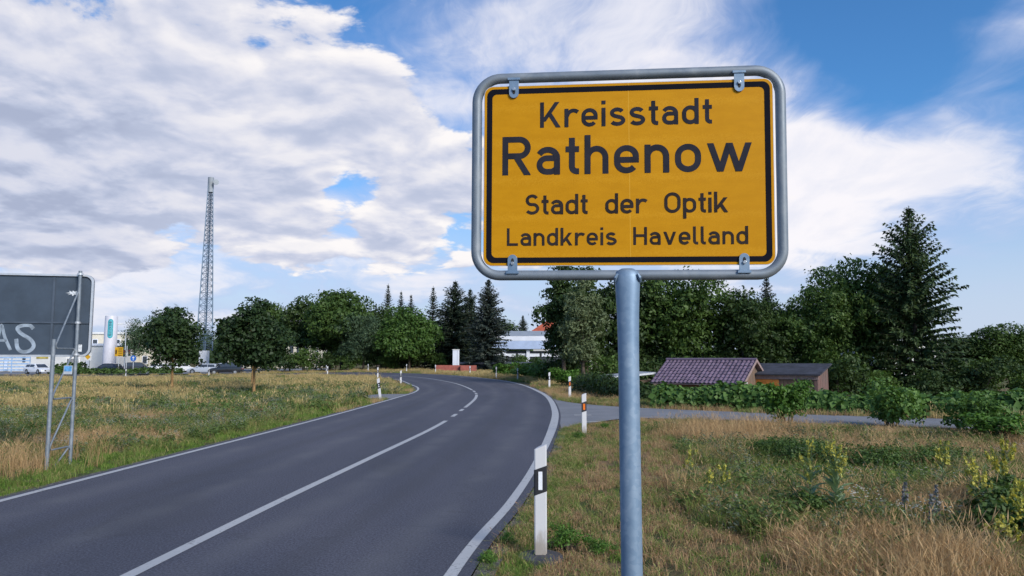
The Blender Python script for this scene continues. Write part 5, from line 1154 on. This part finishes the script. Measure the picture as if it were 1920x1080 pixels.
# ---------------------------------------------------------------- cars
M['tyre'] = plain('tyre', (.02,.02,.022), .9); M['rim'] = plain('alloy', (.45,.46,.48), .35, .7, .1, 9); M['lamp_glass'] = plain('lamp_glass', (.7,.72,.75), .15); M['tail'] = plain('tail_lamp', (.35,.02,.02), .25)
def car_paint(name, c):
    def fn(q, b, o): q.put(b.inputs['Base Color'], c); b.inputs['Roughness'].default_value = .28; b.inputs['Coat Weight'].default_value = .7; b.inputs['Coat Roughness'].default_value = .06
    return material(name, fn)
def make_car(label, x, y, rz, paint, style='estate', group='cars by the dealer'):
    Lh = 2.25; t_ = thing('parked_car', label, 'car', (x, y, gz(x, y) + .05), rz, group); W2 = .88
    roof_r = {'estate': -1.95, 'hatch': -1.65, 'suv': -1.95}[style]; hr = {'estate': 1.45, 'hatch': 1.46, 'suv': 1.68}[style]; b0 = .95 if style != 'suv' else 1.05
    low_ = [(-2.25, .42), (-2.28, .62), (-2.20, b0 - .05), (-1.9, b0), (.75, b0 - .02), (1.75, b0 - .16), (2.15, b0 - .32), (2.27, .52), (2.22, .28), (-2.15, .25)]
    st_ = [(0., 1.), (.6, 1.), (.85, .985), (1., .95)]
    mb = MB(); n = len(low_); secs = [(-1, .93), (-.9, .985), (0, 1.), (.9, .985), (1, .93)]
    for s_, k in secs: mb.v += [(a * (1 if abs(s_) < .95 else .985), s_ * W2, (z - .55) * k + .55) for a, z in low_]
    for i in range(len(secs) - 1): mb.f += [(i*n+j, (i+1)*n+j, (i+1)*n+(j+1) % n, i*n+(j+1) % n) for j in range(n)]
    mb.f += [tuple(range(n)), tuple(range(5*n-1, 4*n-1, -1))]
    body = mb.build('body', paint, t_, True, .03)
    cab = [(roof_r - .25, b0 - .03), (roof_r + .12, hr - .06), (roof_r + .5, hr), (.05, hr), (.35, hr - .05), (1.15, b0 - .06)]
    cb_ = MB(); n = len(cab)
    for s_, k in ((-1, 0), (-1, 1), (1, 1), (1, 0)): pass
    top_in = .16
    for s_ in (-1, 1): cb_.v += [(a, s_ * (W2 - .04 - top_in * (z - b0) / (hr - b0)), z) for a, z in cab]
    cb_.f += [tuple(range(n)), tuple(range(2*n-1, n-1, -1))] + [(j, n+j, n+(j+1) % n, (j+1) % n) for j in range(n)]
    cab_o = cb_.build('cabin', paint, t_, False, .02)
    def glass(poly, nm):            # side glass set 8 mm outside the cabin side
        for s_ in (-1, 1):
            MB().add([(a, s_ * (W2 - .04 - top_in * (z - b0) / (hr - b0) + .008), z) for a, z in poly], [tuple(range(len(poly)))]).build(nm, M['glass'], cab_o)
    zt = hr - .10; zb = b0 + .03
    glass([(roof_r + .18, zb), (roof_r + .34, zt - .03), (-.75, zt), (-.75, zb)], 'side_window'); glass([(-.68, zb), (-.68, zt), (.12, zt - .01), (.78, zb)], 'side_window')
    def slope(a, b, f0, f1, nm, off):
        p0 = Vector((a[0], 0, a[1])); p1 = Vector((b[0], 0, b[1])); nrm = Vector((off[0], 0, off[1])); q0 = p0.lerp(p1, f0) + nrm; q1 = p0.lerp(p1, f1) + nrm
        w0 = W2 - .12 - top_in * (q0.z - b0) / (hr - b0); w1 = W2 - .12 - top_in * (q1.z - b0) / (hr - b0)
        MB().add([(q0.x, -w0, q0.z), (q0.x, w0, q0.z), (q1.x, w1, q1.z), (q1.x, -w1, q1.z)], [(0,1,2,3)]).build(nm, M['glass'], cab_o)
    slope(cab[4], cab[5], .06, .95, 'windscreen', (.012, .016)); slope(cab[0], cab[1], .25, .95, 'rear_window', (-.016, .01))
    for s_ in (-1, 1):
        for wx in (-1.38, 1.40):
            wh_ = MB(); wh_.tube([(wx, s_*.70, .31), (wx, s_*.73, .31), (wx, s_*.89, .31), (wx, s_*.905, .31)], [.27,.32,.32,.28], 22); w_o = wh_.build('wheel', M['tyre'], t_, True)
            MB().tube([(wx, s_*.86, .31), (wx, s_*.912, .31)], .20, 16).build('rim', M['rim'], w_o)
            MB().tube([(wx, s_*.60, .33), (wx, s_*.888, .33)], .375, 22).build('wheel_arch', M['hole'], body)
        MB().box((2.02, s_*.62 - .17, .60), (2.235, s_*.62 + .17, .73)).build('headlight', M['lamp_glass'], t_, False, .02); MB().box((-2.285, s_*.66 - .13, .68), (-2.1, s_*.66 + .13, .86)).build('tail_light', M['tail'], t_, False, .02)
        MB().box((.60, s_*.93 - .08, b0), (.76, s_*.93 + .08, b0 + .13)).build('mirror', paint, t_, False, .03)
    MB().box((2.2, -.42, .40), (2.285, .42, .60)).build('grille', M['post_black'], t_); MB().box((2.26, -.26, .44), (2.296, .26, .54)).build('number_plate', M['white'], t_)
    return t_
pw = car_paint('paint_white', (.78,.79,.82)); pb = car_paint('paint_dark_blue', (.015,.018,.035)); ps = car_paint('paint_silver', (.42,.45,.50)); pk = car_paint('paint_black', (.012,.012,.014))
make_car('white estate car parked beside the pale blue fence', -67.8, 106.5, R(-28), pw, 'estate')
make_car('dark blue hatchback in front of the white pylon', -61.4, 113, R(172), pb, 'hatch')
make_car('black high roofed car behind the traffic light', -57.6, 115, R(20), pk, 'suv')
make_car('white car parked under the birches behind the low hedge', -54.9, 117, R(65), pw, 'hatch')
make_car('second white car parked beside the white car under the birches', -52.0, 117, R(70), pw, 'estate')
make_car('silver estate car driving past the mast', -44.2, 107.0, R(180), ps, 'estate')
make_car('black car half hidden by the maple nearest the bend', -40.2, 104.6, R(190), pk, 'suv')
make_car('grey car parked behind the road near the mast', -46.0, 118, R(182), ps, 'hatch')
tk = thing('delivery_truck', 'white delivery truck parked in front of the white hall', 'truck', (-71.5, 121, z0 + .05), R(-60))
MB().box((-3.0, -1.05, .75), (1.3, 1.05, 3.0)).build('box_body', M['offwhite'], tk, False, .03); cbm = MB().prism([(1.35,.45),(2.9,.45),(3.0,1.2),(2.65,2.2),(1.35,2.3)], -1.0, 1.0); cbo = cbm.build('cab', M['offwhite'], tk, False, .05)
MB().add([(3.0,-.85,1.28),(3.0,.85,1.28),(2.7,.8,2.12),(2.7,-.8,2.12)], [(0,1,2,3)]).build('windscreen', M['glass'], cbo)
for s_ in (-1, 1):
    MB().add([(1.6,s_*1.012,1.25),(2.75,s_*1.012,1.25),(2.5,s_*1.012,2.05),(1.6,s_*1.012,2.05)], [(0,1,2,3)]).build('side_window', M['glass'], cbo)
    for wx in (-2.0, 2.1): MB().tube([(wx, s_*.75, .42), (wx, s_*1.03, .42)], .42, 18).build('wheel', M['tyre'], tk)
hedge('low_roadside_hedge', 'low dark hedge in front of the parked dark cars', [(-64,104.8),(-58,105),(-52,105.2),(-46.5,105)], .75, .95, .7, 170, .30, 'leaf_mid', 84)
hedge('round_roadside_bush', 'taller bush at the end of the low roadside hedge', [(-66,107),(-63.5,107.2),(-61.5,107)], 1.3, 1.7, 1.1, 300, .32, 'leaf_mid', 85, cat='bush')

# ================================================================ FLOWERING PLANTS IN THE RIGHT MEADOW
M['stalk'] = plain('stalk_green', (.12,.17,.07), .8, 0, .2, 20); M['big_leaf'] = leaf_mat('mullein_leaf', (.11,.18,.08), (.25,.34,.18), .2); M['petal'] = leaf_mat('yellow_petal', (.40,.38,.07), (.66,.58,.12), .3); M['bud'] = leaf_mat('green_bud', (.20,.25,.07), (.44,.45,.14), .2)
M['bugloss'] = leaf_mat('grey_violet_spike', (.11,.115,.115), (.24,.24,.25), .2)
lv = []; nl_ = 6                                    # one broad arching leaf, root at the origin, pointing along +x
for i in range(nl_ + 1):
    f = i / nl_; w = .030 * math.sin(PI * min(1, f * .92 + .06)) ** .8 + .001; z = .09 * f - .10 * f * f
    for s_ in (-1, 0, 1): lv.append((f * .24, s_ * w, z + (.010 if s_ else 0)))
leaf_me = bpy.data.meshes.new('leaf'); leaf_me.from_pydata(lv, [], [(3*i+j, 3*i+j+1, 3*i+j+4, 3*i+j+3) for i in range(nl_) for j in range(2)]); leaf_me.materials.append(M['big_leaf']); leaf_me.update()
def mullein(x, y, h, seed, label, nbr=8, nleaf=12, flower=.6, spread=.16, violet=False):
    r = rng(seed); t_ = thing('mullein_plant' if not violet else 'bugloss_plant', label, 'wildflower', (x, y, gz(x, y)), r.random() * 6, 'wildflowers in the right meadow')
    mb = MB(); mb.tube([(0,0,-.05),(.01,0,h*.5),(.015,.01,h)], [.010,.007,.003], 6); br_ = []
    for k in range(nbr):
        a = 2*PI*(k + r.random()*.7)/nbr; z = h * r.uniform(.34, .74); ln = h * r.uniform(.16, .30); sp_ = spread * r.uniform(.5, 1.1); p = [np.array([0,0,z]), np.array([math.cos(a)*sp_*.7, math.sin(a)*sp_*.7, z + ln*.4]), np.array([math.cos(a)*sp_, math.sin(a)*sp_, z + ln])]
        mb.tube(p, [.005,.004,.002], 5); br_.append((p[1], p[2]))
    br_.append((np.array([.01,0,h*.62]), np.array([.015,.01,h]))); mb.build('stem', M['stalk'], t_)
    for nm, mt, frac, size in (('buds', 'bud', 1., .020), ('flowers', 'petal', flower, .034)) if not violet else (('flower_spike', 'bugloss', 1., .03),):
        C_ = []; O_ = []
        for p0, p1 in br_:
            n = int(46 * np.linalg.norm(p1 - p0) / .2 * frac * (1.6 if violet else 1)); f = r.random(n) if nm != 'flowers' else r.random(n) ** 1.3 * .85; d = rand_dirs(r, n); d[:, 2] *= .4; rad = (.018 if not violet else .03) * (1.25 - f)
            C_.append(p0 + (p1 - p0) * f[:, None] + d * rad[:, None]); O_.append(unit(d))
        v, t = leaf_cloud(r, np.concatenate(C_), np.concatenate(O_), size, .8, -.2); tag(new_obj(nm, tri_mesh(nm, v, t), M[mt], t_), kind='stuff')
    for k in range(nleaf):
        o = new_obj('leaf', leaf_me, None, t_); f = k / max(1, nleaf - 1); o.location = (0, 0, h * (.03 + (.66 if nleaf > 15 else .52) * f)); o.rotation_euler = (r.normal(0, .2), -R(18 + 30 * f) + r.normal(0, .1), k * 2.4 + r.normal(0, .3)); s_ = (1.15 - .6 * f) * r.uniform(.8, 1.1) * h / .8; o.scale = (s_, s_, s_)
    return t_
mullein(3.74, 8.70, 1.00, 1, 'largest mullein with broad pale leaves and two flower candles', 16, 40, .45, .15)
mullein(3.50, 8.85, 0.95, 12, 'narrow mullein close behind the largest mullein', 7, 16, .5, .11)
mullein(5.72, 10.0, 0.78, 2, 'yellow mullein with bare stalk beyond the dense yellow clump', 9, 8, .8, .13)
mullein(5.50, 9.0, 0.76, 3, 'pale yellow mullein next to the tallest yellow candle', 9, 9, .5, .13)
mullein(5.80, 8.9, 0.97, 4, 'tall mullein with dense yellow candle of many branches', 14, 8, 1., .16)
mullein(5.22, 8.35, 0.68, 5, 'loose yellow mullein in front of the pale yellow one', 10, 8, .8, .16)
mullein(5.18, 7.75, 0.66, 6, 'bright yellow bushy mullein among dark leaves', 15, 8, 1.2, .18)
mullein(4.95, 7.35, 0.57, 7, 'bright yellow mullein low in the dense yellow clump', 13, 8, 1.1, .16)
mullein(4.55, 7.0, 0.46, 8, 'short yellow mullein leaning from dark foliage', 12, 8, 1.1, .16)
mullein(2.72, 9.7, 0.57, 9, 'slim yellow mullein near the sign post', 5, 8, .8, .10)
mullein(2.48, 9.5, 0.55, 10, 'slim mullein with a single candle near the sign post', 3, 6, .7, .06)
mullein(2.60, 11.0, 0.61, 11, 'yellow green mullein farthest from the dense yellow clump', 5, 9, .6, .10)
mullein(4.02, 7.75, 0.61, 21, 'grey violet bugloss spike standing alone in dry grass', 1, 6, 0, .05, True)
mullein(4.32, 7.75, 0.48, 22, 'short grey violet bugloss spike beside a taller pair', 1, 6, 0, .05, True)
mullein(4.46, 7.95, 0.55, 23, 'grey violet bugloss spike next to the short one', 1, 6, 0, .05, True)
wc = make_bush(93, .42, .42, .055, 'leaf_mid', 12, 60, 12, .04); wd = make_bush(94, .34, .30, .04, 'leaf_bright', 10, 90, 12, .03, wr=.4)
we = make_bush(95, .26, .85, .045, 'leaf_mid', 22, 34, 12, .07, 1.6)
g7 = 'leafy weeds in the right verge'
for x, y, s_, pk_, lab in ((5.3, 8.2, 1.1, wc, 'dark leafy weed at the foot of the yellow clump'), (4.9, 7.5, 1.0, wc, 'dark leafy weed under the bushy yellow mullein'), (3.45, 8.75, .7, wc, 'dark green weed at the foot of the largest mullein'), (5.9, 9.1, 1.0, wc, 'leafy weed behind the tallest yellow candle'), (.58, 7.45, .82, wd, 'feathery green weed right behind the nearest delineator post'), (.86, 7.25, .55, wd, 'feathery green weed between the delineator post and the sign post'), (-.02, 7.6, .45, wd, 'small yellowish weed at the road edge'), (-.2, 6.95, .42, wd, 'small yellow green weed near the edge line'), (2.4, 19.6, .6, wd, 'dark weed at the near corner of the path mouth'), (1.55, 17.4, .55, wd, 'green weed on the verge before the orange post'), (5.2, 13.4, .95, we, 'dark weed patch in the dry grass'), (6.6, 12.6, .95, we, 'second dark weed patch in the dry grass')):
    plant_bush('verge_weed', pk_, x, y, lab, x, (s_, s_, s_ * .9), g7)
